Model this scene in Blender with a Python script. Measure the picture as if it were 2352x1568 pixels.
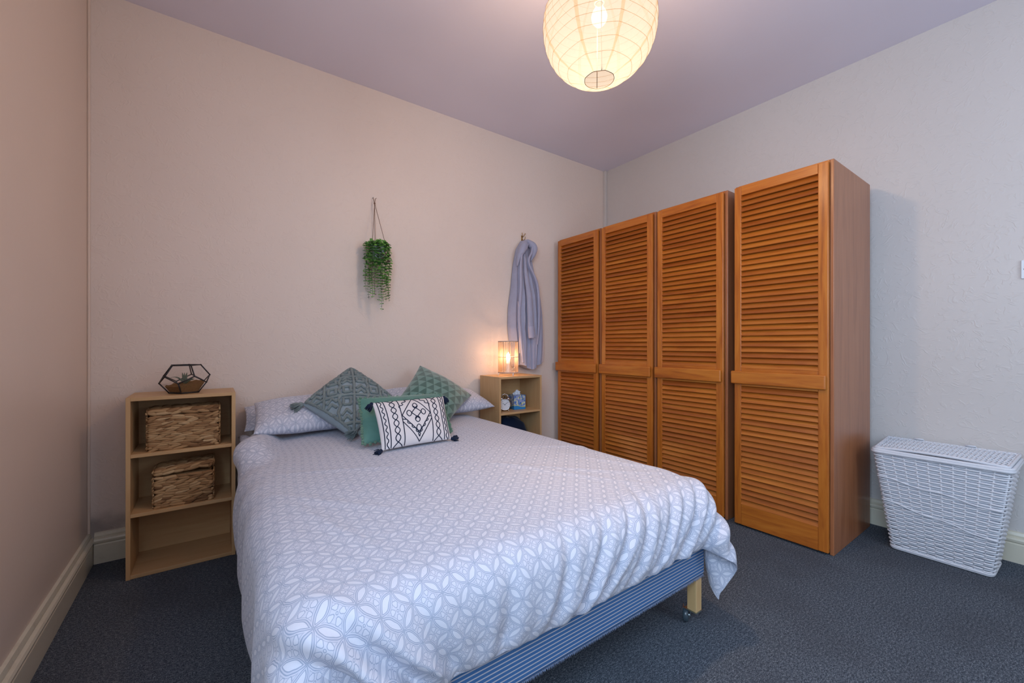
import bpy, bmesh, math, random
import numpy as np
from mathutils import Vector, Matrix, noise
for o in list(bpy.data.objects): bpy.data.objects.remove(o)
random.seed(7); np.random.seed(7)
PI = math.pi
SC = bpy.context.scene
COL = SC.collection

# ------------------------------------------------------------------ camera
cd = bpy.data.cameras.new('camera'); cam = bpy.data.objects.new('camera', cd); COL.objects.link(cam)
cam.location = (0, 0, 1.05); cam.rotation_euler = (PI/2, 0, -0.626)
cd.sensor_width = 36; cd.lens = 14.617; cd.shift_y = 0.00305; cd.clip_start = 0.02
SC.camera = cam
# ------------------------------------------------------------------ world, daylight, added fill, exposure
w = bpy.data.worlds.new('world'); SC.world = w; w.use_nodes = True
w.node_tree.nodes['Background'].inputs[0].default_value = (0.55, 0.72, 1.0, 1)
w.node_tree.nodes['Background'].inputs[1].default_value = 1.0
SC.view_settings.view_transform = 'Standard'; SC.view_settings.look = 'None'
SC.view_settings.gamma = 1; SC.view_settings.use_curve_mapping = False
SC.view_settings.exposure = 0.0
def area(name, loc, rot, sx, sy, power, color):
    l = bpy.data.lights.new(name, 'AREA'); l.shape = 'RECTANGLE'; l.size = sx; l.size_y = sy
    l.energy = power; l.color = color
    o = bpy.data.objects.new(name, l); COL.objects.link(o); o.location = loc; o.rotation_euler = rot
    return o
area('added_front_fill', (1.9, -1.42, 1.65), (math.radians(74), 0, 0), 1.1, 1.3, 22, (0.70, 0.84, 1.0))  # added fill lamp to brighten the back wall; no window known there
area('daylight_left_window', (-0.66, -0.25, 1.62), (0, math.radians(-70), 0), 1.3, 1.35, 70, (0.56, 0.76, 1.0))

# ------------------------------------------------------------------ materials
class NT:
    def __init__(s, name, color=(.8,.8,.8), rough=.6, spec=.4, metal=0):
        s.m = bpy.data.materials.new(name); s.m.use_nodes = True
        s.t = s.m.node_tree; s.b = s.t.nodes['Principled BSDF']
        s.b.inputs['Base Color'].default_value = (*color, 1)
        s.b.inputs['Roughness'].default_value = rough
        s.b.inputs['Specular IOR Level'].default_value = spec
        s.b.inputs['Metallic'].default_value = metal
        s.out = s.t.nodes['Material Output']
    def n(s, typ, **kw):
        nd = s.t.nodes.new(typ)
        for k, v in kw.items(): setattr(nd, k, v)
        return nd
    def put(s, sock, v):
        if isinstance(v, bpy.types.NodeSocket): s.t.links.new(v, sock)
        elif v is not None:
            if hasattr(sock, 'default_value') and sock.type == 'RGBA' and len(v) == 3: v = (*v, 1)
            sock.default_value = v
    def M(s, op, a, b=None, c=None, clamp=False):
        nd = s.n('ShaderNodeMath', operation=op, use_clamp=clamp)
        s.put(nd.inputs[0], a); s.put(nd.inputs[1], b)
        if c is not None: s.put(nd.inputs[2], c)
        return nd.outputs[0]
    def mix(s, f, a, b, blend='MIX'):
        nd = s.n('ShaderNodeMix', data_type='RGBA', blend_type=blend)
        s.put(nd.inputs[0], f); s.put(nd.inputs[6], a); s.put(nd.inputs[7], b)
        return nd.outputs[2]
    def co(s, kind='Object'): return s.n('ShaderNodeTexCoord').outputs[kind]
    def mapping(s, v, scale=(1,1,1), rot=(0,0,0), loc=(0,0,0)):
        nd = s.n('ShaderNodeMapping'); s.put(nd.inputs[0], v)
        nd.inputs['Scale'].default_value = scale; nd.inputs['Rotation'].default_value = rot
        nd.inputs['Location'].default_value = loc
        return nd.outputs[0]
    def noise(s, v, scale, detail=3, rough=.5, dist=0, out=0):
        nd = s.n('ShaderNodeTexNoise'); s.put(nd.inputs['Vector'], v)
        nd.inputs['Scale'].default_value = scale; nd.inputs['Detail'].default_value = detail
        nd.inputs['Roughness'].default_value = rough; nd.inputs['Distortion'].default_value = dist
        return nd.outputs[out]
    def ramp(s, f, stops, interp='LINEAR'):
        nd = s.n('ShaderNodeValToRGB'); s.put(nd.inputs[0], f); cr = nd.color_ramp; cr.interpolation = interp
        while len(cr.elements) < len(stops): cr.elements.new(.5)
        for e, (p, c) in zip(cr.elements, stops): e.position = p; e.color = (*c, 1) if len(c) == 3 else c
        return nd.outputs[0]
    def smooth(s, x, lo, hi):
        nd = s.n('ShaderNodeMapRange', interpolation_type='SMOOTHSTEP'); s.put(nd.inputs[0], x)
        s.put(nd.inputs[1], lo); s.put(nd.inputs[2], hi); return nd.outputs[0]
    def sep(s, v):
        nd = s.n('ShaderNodeSeparateXYZ'); s.put(nd.inputs[0], v); return nd.outputs
    def comb(s, x, y, z=0.0):
        nd = s.n('ShaderNodeCombineXYZ'); s.put(nd.inputs[0], x); s.put(nd.inputs[1], y); s.put(nd.inputs[2], z); return nd.outputs[0]
    def bump(s, h, dist=.002, strength=1.0, prev=None):
        nd = s.n('ShaderNodeBump'); nd.inputs['Distance'].default_value = dist; nd.inputs['Strength'].default_value = strength
        s.put(nd.inputs['Height'], h)
        if prev is not None: s.put(nd.inputs['Normal'], prev)
        s.t.links.new(nd.outputs[0], s.b.inputs['Normal']); return nd.outputs[0]
    def color(s, c): s.put(s.b.inputs['Base Color'], c); return s.m

def wall_mat(name, col, textured=True, rough=.45, stain=False):
    k = NT(name, col, rough, .35); v = k.co('Object')
    big = k.noise(v, 1.3, 2)
    cc = k.mix(k.smooth(big, .3, .75), col, tuple(c*.95 for c in col))
    if stain:      # damp mould in the bottom corner by the skirting
        x, y, z = k.sep(v); dx = k.M('DIVIDE', k.M('SUBTRACT', x, -.46), .17); dz = k.M('DIVIDE', k.M('SUBTRACT', z, .16), .09)
        d = k.M('SQRT', k.M('ADD', k.M('MULTIPLY', dx, dx), k.M('MULTIPLY', dz, dz)))
        cc = k.mix(k.M('MULTIPLY', k.M('SUBTRACT', 1, k.smooth(k.M('ADD', d, k.M('MULTIPLY', k.noise(v, 22, 4), .9)), .6, 1.7)), .6), cc, (.13,.12,.12))
    k.color(cc)
    if textured:
        d = k.noise(v, 7, 2, .5, 0, 1)
        vv = k.n('ShaderNodeVectorMath', operation='MULTIPLY_ADD'); k.put(vv.inputs[0], d); vv.inputs[1].default_value = (.35,.35,.35); k.put(vv.inputs[2], v)
        a = k.noise(k.mapping(vv.outputs[0], (1, 1, 1.35)), 17, 1.5, .5, .6)
        rid = k.M('SUBTRACT', 1, k.M('MULTIPLY', k.M('ABSOLUTE', k.M('SUBTRACT', a, .5)), 13, clamp=True))
        msk = k.smooth(k.noise(v, 26, 1), .44, .58)
        h = k.M('ADD', k.M('MULTIPLY', rid, msk), k.M('MULTIPLY', k.noise(v, 60, 3), .35))
        k.bump(h, .0011, .6)
    else:
        k.bump(k.noise(v, 35, 3), .0005, .6)
    return k.m

def wood(name, c1, c2, c3, axis='z', scale=1.0, rough=.38, island=0.0, coat=.25):
    k = NT(name, c1, rough, .4)
    s = {'x': (1.2, 14, 14), 'y': (14, 1.2, 14), 'z': (14, 14, 1.2)}[axis]
    v = k.co('Object'); inf = k.n('ShaderNodeObjectInfo')
    off = k.n('ShaderNodeVectorMath', operation='ADD'); k.put(off.inputs[0], v)
    rr = inf.outputs['Random']
    if island:
        g = k.n('ShaderNodeNewGeometry'); rr = k.M('ADD', rr, g.outputs['Random Per Island'])
    k.put(off.inputs[1], k.comb(k.M('MULTIPLY', rr, 7.3), k.M('MULTIPLY', rr, 3.1), k.M('MULTIPLY', rr, 5.7)))
    m = k.mapping(off.outputs[0], tuple(q*scale for q in s))
    a = k.noise(m, 1.6, 4, .55, 1.2); b = k.noise(m, 7, 3, .6, .4)
    f = k.M('ADD', k.M('MULTIPLY', a, .75), k.M('MULTIPLY', b, .3))
    c = k.ramp(f, [(.25, c3), (.5, c1), (.75, c2)])
    if island:
        g = k.n('ShaderNodeNewGeometry')
        c = k.mix(k.M('MULTIPLY', g.outputs['Random Per Island'], island), c, c3)
    k.color(c); k.b.inputs['Coat Weight'].default_value = coat; k.b.inputs['Coat Roughness'].default_value = .25
    k.bump(b, .0003, .5)
    return k.m

PINE = dict(c1=(.48,.140,.016), c2=(.60,.215,.030), c3=(.24,.050,.008))
M = {}
M['pine_z'] = wood('orange pine', axis='z', **PINE)
M['pine_y'] = wood('orange pine rails', axis='y', **PINE)
M['pine_slat'] = wood('orange pine slats', axis='y', island=.6, **PINE)
M['pine_side'] = wood('stained pine side', (.36,.135,.055), (.42,.17,.072), (.25,.085,.03), 'z', .8, .34, coat=.15)
M['beech_z'] = wood('beech effect board', (.56,.345,.165), (.60,.385,.19), (.50,.295,.13), 'z', 1.3, .45, coat=.05)
M['beech_x'] = wood('beech effect board level', (.56,.345,.165), (.60,.385,.19), (.50,.295,.13), 'x', 1.3, .45, coat=.05)
M['leg_wood'] = wood('pale beech leg', (.62,.40,.18), (.66,.45,.22), (.55,.34,.14), 'z', 1, .4)
M['wall_back'] = wall_mat('cream embossed wallpaper', (.78,.665,.59), stain=True)
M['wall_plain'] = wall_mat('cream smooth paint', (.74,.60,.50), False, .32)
M['wall_right'] = wall_mat('off white embossed wallpaper', (.64,.60,.57))
M['ceil'] = wall_mat('ceiling paint', (.80,.77,.88), False, .7)

k = NT('skirting gloss paint', (.66,.62,.50), .3, .5); v = k.co('Object')
dirt = k.smooth(k.noise(v, 9, 5, .7), .52, .78)
k.color(k.mix(k.M('MULTIPLY', dirt, .5), (.68,.63,.50), (.42,.35,.27))); k.bump(k.noise(v, 40, 3), .0006, .7); M['skirt'] = k.m

k = NT('dark blue grey carpet', (.05,.06,.08), .95, .1); v = k.co('Object')
n1 = k.noise(v, 300, 2, .7); n2 = k.noise(k.mapping(v, (1, 1.8, 1)), 85, 4, .75); n3 = k.noise(v, 3, 3)
f = k.M('ADD', k.M('MULTIPLY', n1, .55), k.M('MULTIPLY', n2, .45))
c = k.ramp(f, [(.38, (.022,.028,.038)), (.5, (.075,.090,.112)), (.62, (.230,.255,.29))])
k.color(k.mix(k.M('MULTIPLY', k.smooth(n3, .4, .7), .35), c, (.050,.052,.062)))
k.bump(f, .004, .8); M['carpet'] = k.m

def print_fabric(name, cell=.043, base=(.59,.60,.69), line=(.27,.33,.45), fill=(.66,.67,.75), ang=.785):
    k = NT(name, base, .72, .25)
    uv = k.n('ShaderNodeUVMap').outputs[0]
    wob = k.noise(uv, 45, 1, .5, 0, 1)
    wa = k.n('ShaderNodeVectorMath', operation='SUBTRACT'); k.put(wa.inputs[0], wob); wa.inputs[1].default_value = (.5,.5,.5)
    ws = k.n('ShaderNodeVectorMath', operation='MULTIPLY_ADD'); k.put(ws.inputs[0], wa.outputs[0]); ws.inputs[1].default_value = (.007,.007,0); k.put(ws.inputs[2], uv)
    m = k.mapping(ws.outputs[0], (1/cell, 1/cell, 1), (0, 0, ang))
    x, y, _ = k.sep(m)
    a = k.M('ABSOLUTE', k.M('SUBTRACT', k.M('FRACT', x), .5)); b = k.M('ABSOLUTE', k.M('SUBTRACT', k.M('FRACT', y), .5))
    mn = k.M('MINIMUM', a, b); mx = k.M('MAXIMUM', a, b)
    def length(p, q): return k.M('SQRT', k.M('ADD', k.M('MULTIPLY', p, p), k.M('MULTIPLY', q, q)))
    d2 = length(mn, k.M('SUBTRACT', 1, mx))
    def ln(d, at, wd): return k.M('SUBTRACT', 1, k.smooth(k.M('ABSOLUTE', k.M('SUBTRACT', d, at)), wd*.45, wd))
    L1 = ln(d2, .690, .020); L2 = ln(d2, .630, .018); L5 = k.M('MULTIPLY', ln(d2, .750, .016), .6)
    # inner lobes round the cell centre
    dl = length(k.M('SUBTRACT', a, .150), k.M('SUBTRACT', b, .150))
    an = k.M('ARCTAN2', k.M('SUBTRACT', a, .150), k.M('SUBTRACT', b, .150))
    dl = k.M('ADD', dl, k.M('MULTIPLY', k.M('COSINE', k.M('MULTIPLY', k.M('SUBTRACT', an, .785), 3)), .014))
    L3 = ln(dl, .105, .016)
    dc = length(a, b); L4 = ln(dc, .040, .016)
    inside = k.M('SUBTRACT', 1, k.smooth(d2, .60, .63)); inl = k.M('SUBTRACT', 1, k.smooth(dl, .075, .09))
    f = k.M('MAXIMUM', inside, k.M('MULTIPLY', inl, .6))
    ring = k.M('MULTIPLY', k.smooth(d2, .63, .645), k.M('SUBTRACT', 1, k.smooth(d2, .675, .69)))
    c = k.mix(f, base, fill)
    c = k.mix(k.M('MULTIPLY', ring, .15), c, tuple((p+q)/2 for p, q in zip(base, line)))
    lines = k.M('MAXIMUM', L5, k.M('MAXIMUM', k.M('MAXIMUM', L1, L2), k.M('MAXIMUM', L3, L4)))
    k.color(k.mix(k.M('MULTIPLY', lines, .8), c, line))
    k.b.inputs['Sheen Weight'].default_value = .15
    wr = k.noise(uv, 14, 4, .6, .8)
    k.bump(k.M('ADD', k.M('MULTIPLY', wr, 1.0), k.M('MULTIPLY', k.noise(uv, 900, 1), .03)), .006, .55)
    return k.m
M['duvet'] = print_fabric('lilac grey petal print cotton')
M['pillow'] = print_fabric('lilac grey petal print pillowcase', cell=.046)

k = NT('blue ticking', (.05,.14,.33), .85, .15); v = k.co('Object'); x, y, z = k.sep(v)
st = k.M('FRACT', k.M('DIVIDE', z, .0112)); d = k.M('ABSOLUTE', k.M('SUBTRACT', st, .5))
s1 = k.M('SUBTRACT', 1, k.smooth(d, .10, .17))
c = k.mix(s1, k.mix(k.noise(v, 500, 1), (.035,.115,.29), (.08,.19,.40)), (.47,.47,.52))
k.color(c); k.bump(k.noise(v, 700, 1), .0005, .5); M['ticking'] = k.m
M['fray'] = NT('frayed blue threads', (.22,.28,.42), .9, .1).m
M['mattress'] = NT('mattress cotton', (.5,.5,.56), .8, .2).m

def cloth_mat(name, col, sheen=.3, nscale=250, bd=.0008, var=.15, rough=.85):
    k = NT(name, col, rough, .2); v = k.co('Object')
    k.color(k.mix(k.noise(v, 18, 3), tuple(c*(1-var) for c in col), tuple(min(1,c*(1+var)) for c in col)))
    k.b.inputs['Sheen Weight'].default_value = sheen; k.b.inputs['Sheen Roughness'].default_value = .4
    k.bump(k.noise(v, nscale, 3, .7), bd, .8); return k.m
M['tuft_base'] = cloth_mat('grey blue cotton', (.27,.34,.38), .1)
M['tuft'] = cloth_mat('grey green chenille', (.205,.255,.255), .25, 330, .003, .3)
M['velvet'] = cloth_mat('plain sea green velvet', (.095,.225,.185), .6, 30, .002, .35, .5)
M['pompom'] = cloth_mat('sage pompom wool', (.14,.25,.18), .4, 400, .003)
M['white_cotton'] = cloth_mat('white cotton', (.72,.68,.68), .05, 300, .0005, .04)
M['navy'] = cloth_mat('navy thread', (.010,.018,.045), .1, 500, .001)
M['robe'] = cloth_mat('lavender grey fleece', (.37,.38,.50), .35, 220, .002, .12)
M['robe_trim'] = cloth_mat('pale lavender trim', (.40,.40,.52), .3, 220, .001, .08)
M['robe_pipe'] = cloth_mat('pink white piping', (.72,.60,.66), .1)
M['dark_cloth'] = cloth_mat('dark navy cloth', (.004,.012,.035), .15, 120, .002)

k = NT('green triangle velvet', (.1,.2,.17), .55, .3); uv = k.n('ShaderNodeUVMap').outputs[0]; x, y, _ = k.sep(uv)
X = k.M('MULTIPLY', x, 7.0); Y = k.M('MULTIPLY', y, 7.0); row = k.M('FLOOR', Y); fy = k.M('FRACT', Y)
fx = k.M('FRACT', k.M('ADD', X, k.M('MULTIPLY', row, .5)))
tri = k.smooth(k.M('SUBTRACT', k.M('SUBTRACT', 1, fy), k.M('MULTIPLY', k.M('ABSOLUTE', k.M('SUBTRACT', fx, .5)), 2)), -.05, .05)
nn = k.noise(uv, 9, 4, .6)
k.color(k.mix(tri, k.mix(nn, (.10,.21,.175), (.19,.33,.29)), k.mix(nn, (.035,.10,.082), (.075,.16,.13))))
k.b.inputs['Sheen Weight'].default_value = .5; k.bump(k.M('ADD', k.M('MULTIPLY', tri, -.5), k.noise(uv, 120, 3)), .0015, .7); M['tri_velvet'] = k.m

k = NT('woven water hyacinth', (.35,.2,.1), .75, .25); g = k.n('ShaderNodeNewGeometry'); v = k.co('Object')
c = k.ramp(g.outputs['Random Per Island'], [(0, (.18,.09,.04)), (.25, (.38,.21,.095)), (.7, (.56,.35,.17)), (1, (.70,.48,.26))])
c = k.mix(k.M('MULTIPLY', k.noise(k.mapping(v, (20, 20, 160)), 3, 3), .55), c, (.16,.08,.035)); k.color(c); k.bump(k.noise(k.mapping(v, (40, 40, 300)), 3, 2), .0015, .8); M['hyacinth'] = k.m
k = NT('white painted wicker', (.66,.70,.76), .45, .4); v = k.co('Object')
k.color(k.mix(k.M('MULTIPLY', k.smooth(k.noise(v, 55, 4, .7), .62, .75), .45), (.68,.70,.75), (.40,.36,.33))); M['wicker'] = k.m
M['wicker_lining'] = NT('painted wicker core', (.50,.53,.60), .8, .2).m
M['black_metal'] = NT('black soldered metal', (.012,.012,.016), .4, .5).m
M['chrome'] = NT('polished chrome', (.75,.76,.78), .18, .5, 1).m
M['brass'] = NT('aged brass', (.45,.30,.12), .35, .5, 1).m
M['steel'] = NT('zinc steel', (.45,.52,.55), .35, .5, 1).m
M['rubber'] = NT('smoky castor tyre', (.05,.07,.085), .25, .5).m
M['white_plastic'] = NT('white plastic', (.72,.76,.80), .35, .5).m
M['dial'] = NT('white clock dial', (.70,.70,.74), .5, .3).m
M['black'] = NT('black paint', (.01,.01,.012), .5, .3).m
M['tissue'] = NT('white tissue', (.80,.81,.86), .9, .1).m
M['pot'] = NT('pale grey ceramic', (.48,.50,.55), .4, .4).m
M['twine'] = cloth_mat('brown jute twine', (.20,.115,.075), .1, 600, .001)
k = NT('artificial leaf', (.06,.17,.03), .5, .4); g = k.n('ShaderNodeNewGeometry')
k.color(k.ramp(g.outputs['Random Per Island'], [(0, (.045,.15,.035)), (.45, (.10,.30,.05)), (.8, (.19,.42,.08)), (.93, (.24,.48,.11)), (.95, (.10,.055,.05)), (1, (.09,.06,.05))])); M['leaf'] = k.m
M['stem'] = NT('green stem', (.06,.13,.035), .6, .3).m
k = NT('brown grit soil', (.22,.11,.04), .95, .1); v = k.co('Object')
k.color(k.mix(k.noise(v, 160, 4, .7), (.10,.050,.020), (.30,.165,.07))); k.bump(k.noise(v, 220, 3), .003, 1); M['soil'] = k.m
M['succulent'] = cloth_mat('grey green succulent', (.075,.12,.085), .1)
def glass_mat(name, gloss=.1):
    k = NT(name); t = k.n('ShaderNodeBsdfTransparent'); g = k.n('ShaderNodeBsdfGlossy'); g.inputs['Roughness'].default_value = .03
    mx = k.n('ShaderNodeMixShader'); mx.inputs[0].default_value = gloss
    k.t.links.new(t.outputs[0], mx.inputs[1]); k.t.links.new(g.outputs[0], mx.inputs[2]); k.t.links.new(mx.outputs[0], k.out.inputs[0]); return k.m
M['glass'] = glass_mat('clear glass', .08)
def emis(name, col, st):
    k = NT(name); e = k.n('ShaderNodeEmission'); e.inputs[0].default_value = (*col, 1); e.inputs[1].default_value = st
    t = k.n('ShaderNodeBsdfTransparent'); ad = k.n('ShaderNodeAddShader')
    k.t.links.new(e.outputs[0], ad.inputs[0]); k.t.links.new(t.outputs[0], ad.inputs[1]); k.t.links.new(ad.outputs[0], k.out.inputs[0]); return k.m
M['bulb'] = emis('glowing bulb glass', (1, .78, .50), 5)
M['bulb_big'] = emis('glowing bulb glass large', (1, .85, .65), 1.0)
k = NT('bleached cane', (.88,.72,.55), .5, .3); tr = k.n('ShaderNodeBsdfTranslucent'); tr.inputs[0].default_value = (.95,.74,.52,1)
mx = k.n('ShaderNodeMixShader'); mx.inputs[0].default_value = .45
k.t.links.new(k.b.outputs[0], mx.inputs[1]); k.t.links.new(tr.outputs[0], mx.inputs[2]); k.t.links.new(mx.outputs[0], k.out.inputs[0]); M['cane'] = k.m
M['cane_ring'] = cloth_mat('wrapped cane rim', (.50,.38,.32), .05, 500, .001)

def paper_mat(name, tr, see, tint=(1, 1, 1)):
    k = NT(name); t = k.n('ShaderNodeBsdfTranslucent'); d = k.n('ShaderNodeBsdfDiffuse'); r = k.n('ShaderNodeBsdfTransparent'); r.inputs[0].default_value = (*tint, 1)
    v = k.co('Object'); nn = k.noise(v, 60, 4, .7)
    k.put(t.inputs['Color'], k.mix(nn, tuple(c*.88 for c in tr), tr)); k.put(d.inputs['Color'], tr)
    m1 = k.n('ShaderNodeMixShader'); m1.inputs[0].default_value = .5; m2 = k.n('ShaderNodeMixShader'); m2.inputs[0].default_value = see
    k.t.links.new(t.outputs[0], m1.inputs[1]); k.t.links.new(d.outputs[0], m1.inputs[2])
    k.t.links.new(m1.outputs[0], m2.inputs[1]); k.t.links.new(r.outputs[0], m2.inputs[2]); k.t.links.new(m2.outputs[0], k.out.inputs[0]); return k.m
M['paper'] = paper_mat('white rice paper', (.086, .101, .120), .34)
M['paper_seam'] = paper_mat('overlapped rice paper', (.080, .076, .070), .22)
M['rib'] = paper_mat('thin bamboo rib', (.058, .050, .045), .86, (.95, .78, .62))
M['wire'] = NT('thin wire', (.10,.06,.04), .5, .2).m
M['socket'] = NT('grey lamp socket', (.06,.06,.06), .6, .2).m

# ------------------------------------------------------------------ mesh building
class MB:
    def __init__(s): s.v = []; s.f = []; s.uv = {}; s.mi = []
    def add(s, vs, fs, uvs=None, mi=0):
        b = len(s.v); s.v.extend([tuple(p) for p in vs])
        for i, f in enumerate(fs):
            s.f.append(tuple(b+j for j in f)); s.mi.append(mi)
        if uvs is not None:
            for i, q in enumerate(uvs): s.uv[b+i] = q
        return s
    def box(s, a, b, mi=0):
        x0,y0,z0 = a; x1,y1,z1 = b
        vs = [(x0,y0,z0),(x1,y0,z0),(x1,y1,z0),(x0,y1,z0),(x0,y0,z1),(x1,y0,z1),(x1,y1,z1),(x0,y1,z1)]
        return s.add(vs, [(3,2,1,0),(4,5,6,7),(0,1,5,4),(1,2,6,5),(2,3,7,6),(3,0,4,7)], mi=mi)
    def obox(s, c, ax, ay, az, mi=0):
        c = Vector(c); ax, ay, az = Vector(ax), Vector(ay), Vector(az)
        vs = [c+i*ax+j*ay+l*az for l in (-1,1) for (i,j) in ((-1,-1),(1,-1),(1,1),(-1,1))]
        return s.add(vs, [(3,2,1,0),(4,5,6,7),(0,1,5,4),(1,2,6,5),(2,3,7,6),(3,0,4,7)], mi=mi)
    def tube(s, pts, r, n=6, closed=False, flat=None, cap=True, mi=0):
        pts = [Vector(p) for p in pts]; m = len(pts); vs = []; fs = []
        up = Vector((0,0,1)); prev = None
        for i, p in enumerate(pts):
            if closed: t = pts[(i+1) % m]-pts[i-1]
            else: t = pts[min(i+1, m-1)]-pts[max(i-1, 0)]
            t = t.normalized() if t.length > 1e-9 else Vector((0,0,1))
            if prev is None:
                a = up if abs(t.z) < .9 else Vector((0,1,0)); nrm = (a-t*a.dot(t)).normalized()
            else:
                nrm = prev-t*prev.dot(t)
                nrm = nrm.normalized() if nrm.length > 1e-6 else prev
            prev = nrm; bi = t.cross(nrm)
            rr = r[i] if isinstance(r, (list, tuple)) else r
            for j in range(n):
                an = 2*PI*j/n
                vs.append(p+nrm*(math.cos(an)*rr)+bi*(math.sin(an)*rr*(flat if flat else 1)))
        L = m if closed else m-1
        for i in range(L):
            for j in range(n):
                a = i*n+j; b = i*n+(j+1) % n; c = ((i+1) % m)*n+(j+1) % n; d = ((i+1) % m)*n+j
                fs.append((a, b, c, d))
        if cap and not closed:
            fs.append(tuple(range(n-1, -1, -1))); fs.append(tuple((m-1)*n+j for j in range(n)))
        return s.add(vs, fs, mi=mi)
    def lathe(s, prof, n=24, c=(0,0,0), mi=0, axis='z'):
        vs = []; fs = []; m = len(prof)
        for (r, z) in prof:
            for j in range(n):
                a = 2*PI*j/n; p = (r*math.cos(a), r*math.sin(a), z)
                if axis == 'y': p = (p[0], p[2], p[1])
                if axis == 'x': p = (p[2], p[0], p[1])
                vs.append((p[0]+c[0], p[1]+c[1], p[2]+c[2]))
        for i in range(m-1):
            for j in range(n): fs.append((i*n+j, i*n+(j+1) % n, (i+1)*n+(j+1) % n, (i+1)*n+j))
        return s.add(vs, fs, mi=mi)
    def ball(s, c, r, n=10, m=7, sc=(1,1,1), mi=0):
        prof = [(max(1e-4, math.sin(PI*i/m)), -math.cos(PI*i/m)) for i in range(m+1)]
        vs = []; fs = []
        for (q, z) in prof:
            for j in range(n):
                a = 2*PI*j/n; vs.append((c[0]+r*sc[0]*q*math.cos(a), c[1]+r*sc[1]*q*math.sin(a), c[2]+r*sc[2]*z))
        for i in range(m):
            for j in range(n): fs.append((i*n+j, i*n+(j+1) % n, (i+1)*n+(j+1) % n, (i+1)*n+j))
        return s.add(vs, fs, mi=mi)
    def grid(s, P, nu, nv, uvf=None, mi=0, flip=False):
        vs = []; uv = []; fs = []
        for j in range(nv+1):
            for i in range(nu+1):
                u = i/nu; v = j/nv; vs.append(P(u, v)); uv.append(uvf(u, v) if uvf else (u, v))
        for j in range(nv):
            for i in range(nu):
                a = j*(nu+1)+i; q = (a, a+1, a+nu+2, a+nu+1); fs.append(q[::-1] if flip else q)
        return s.add(vs, fs, uv, mi=mi)
    def build(s, name, mat, parent=None, loc=None, smooth=True, bevel=0, weld=False):
        me = bpy.data.meshes.new(name)
        off = Vector(loc) if loc is not None else Vector((0,0,0))
        me.from_pydata([Vector(p)-off for p in s.v], [], s.f); me.update()
        for m_ in (mat if isinstance(mat, (list, tuple)) else [mat]): me.materials.append(m_)
        me.polygons.foreach_set('material_index', s.mi)
        if s.uv:
            lay = me.uv_layers.new(name='UVMap')
            vi = np.zeros(len(me.loops), dtype=np.int32); me.loops.foreach_get('vertex_index', vi)
            arr = np.zeros((len(s.v), 2)); 
            for i_, q in s.uv.items(): arr[i_] = q
            lay.data.foreach_set('uv', arr[vi].ravel())
        if weld:
            bm = bmesh.new(); bm.from_mesh(me); bmesh.ops.remove_doubles(bm, verts=bm.verts, dist=1e-5); bmesh.ops.recalc_face_normals(bm, faces=bm.faces); bm.to_mesh(me); bm.free()
        me.polygons.foreach_set('use_smooth', [smooth]*len(me.polygons))
        o = bpy.data.objects.new(name, me); COL.objects.link(o)
        if parent is not None: o.parent = parent
        elif loc is not None: o.location = off
        if bevel:
            b = o.modifiers.new('bevel', 'BEVEL'); b.width = bevel; b.segments = 2; b.limit_method = 'ANGLE'
        return o

def thing(name, label, cat, loc=(0,0,0), group=None):
    o = bpy.data.objects.new(name, None); COL.objects.link(o); o.location = loc; o.empty_display_size = .05
    o['label'] = label; o['category'] = cat
    if group: o['group'] = group
    return o
def tag(o, label, cat, group=None):
    o['label'] = label; o['category'] = cat
    if group: o['group'] = group
    return o
def struct(o): o['kind'] = 'structure'; return o
def part(mb, name, mat, t, **kw):           # vertices given in world space, stored relative to the thing's base
    return mb.build(name, mat, parent=t, loc=tuple(t.location), **kw)
def subpart(mb, name, mat, p, t, **kw):
    return mb.build(name, mat, parent=p, loc=tuple(t.location), **kw)
def L3(a, b, t): return Vector(a)*(1-t)+Vector(b)*t

# ------------------------------------------------------------------ room
XL, XR, YB, YF, H = -0.479, 3.158, 2.798, -1.25, 2.757
struct(MB().box((XL-.15, YF-.15, -.12), (XR+.15, YB+.15, 0)).build('floor', M['carpet'], smooth=False))
struct(MB().box((XL-.15, YF-.15, H), (XR+.15, YB+.15, H+.12)).build('ceiling', M['ceil'], smooth=False))
struct(MB().box((XL-.12, YB, 0), (XR+.12, YB+.12, H)).build('wall_back', M['wall_back'], smooth=False))
struct(MB().box((XR, YF-.12, 0), (XR+.12, YB, H)).build('wall_right', M['wall_right'], smooth=False))
FX0, FX1, FZ0, FZ1 = 1.3, 2.5, .95, 2.3  # opening of a made-up window, cut to let the front fill in
m = MB(); m.box((XL, YF-.12, 0), (XR, YF, FZ0)); m.box((XL, YF-.12, FZ1), (XR, YF, H)); m.box((XL, YF-.12, FZ0), (FX0, YF, FZ1)); m.box((FX1, YF-.12, FZ0), (XR, YF, FZ1))
struct(m.build('wall_front', M['wall_plain'], smooth=False))
win = MB()
for a, b in (((FX0, FZ0), (FX0+.05, FZ1)), ((FX1-.05, FZ0), (FX1, FZ1)), ((FX0+.05, FZ0), (FX1-.05, FZ0+.05)), ((FX0+.05, FZ1-.05), (FX1-.05, FZ1)), ((1.88, FZ0+.05), (1.92, FZ1-.05))):
    win.box((a[0], YF-.09, a[1]), (b[0], YF-.03, b[1]))
wo = struct(win.build('added_window', M['white_plastic'], smooth=False))  # unseen frame, added only to go with the front fill lamp
MB().box((FX0+.05, YF-.064, FZ0+.05), (FX1-.05, YF-.060, FZ1-.05)).build('window_pane', M['glass'], parent=wo, smooth=False)  # pane of the added window
WY0, WY1, WZ0, WZ1 = -.98, .48, .92, 2.32
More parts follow.
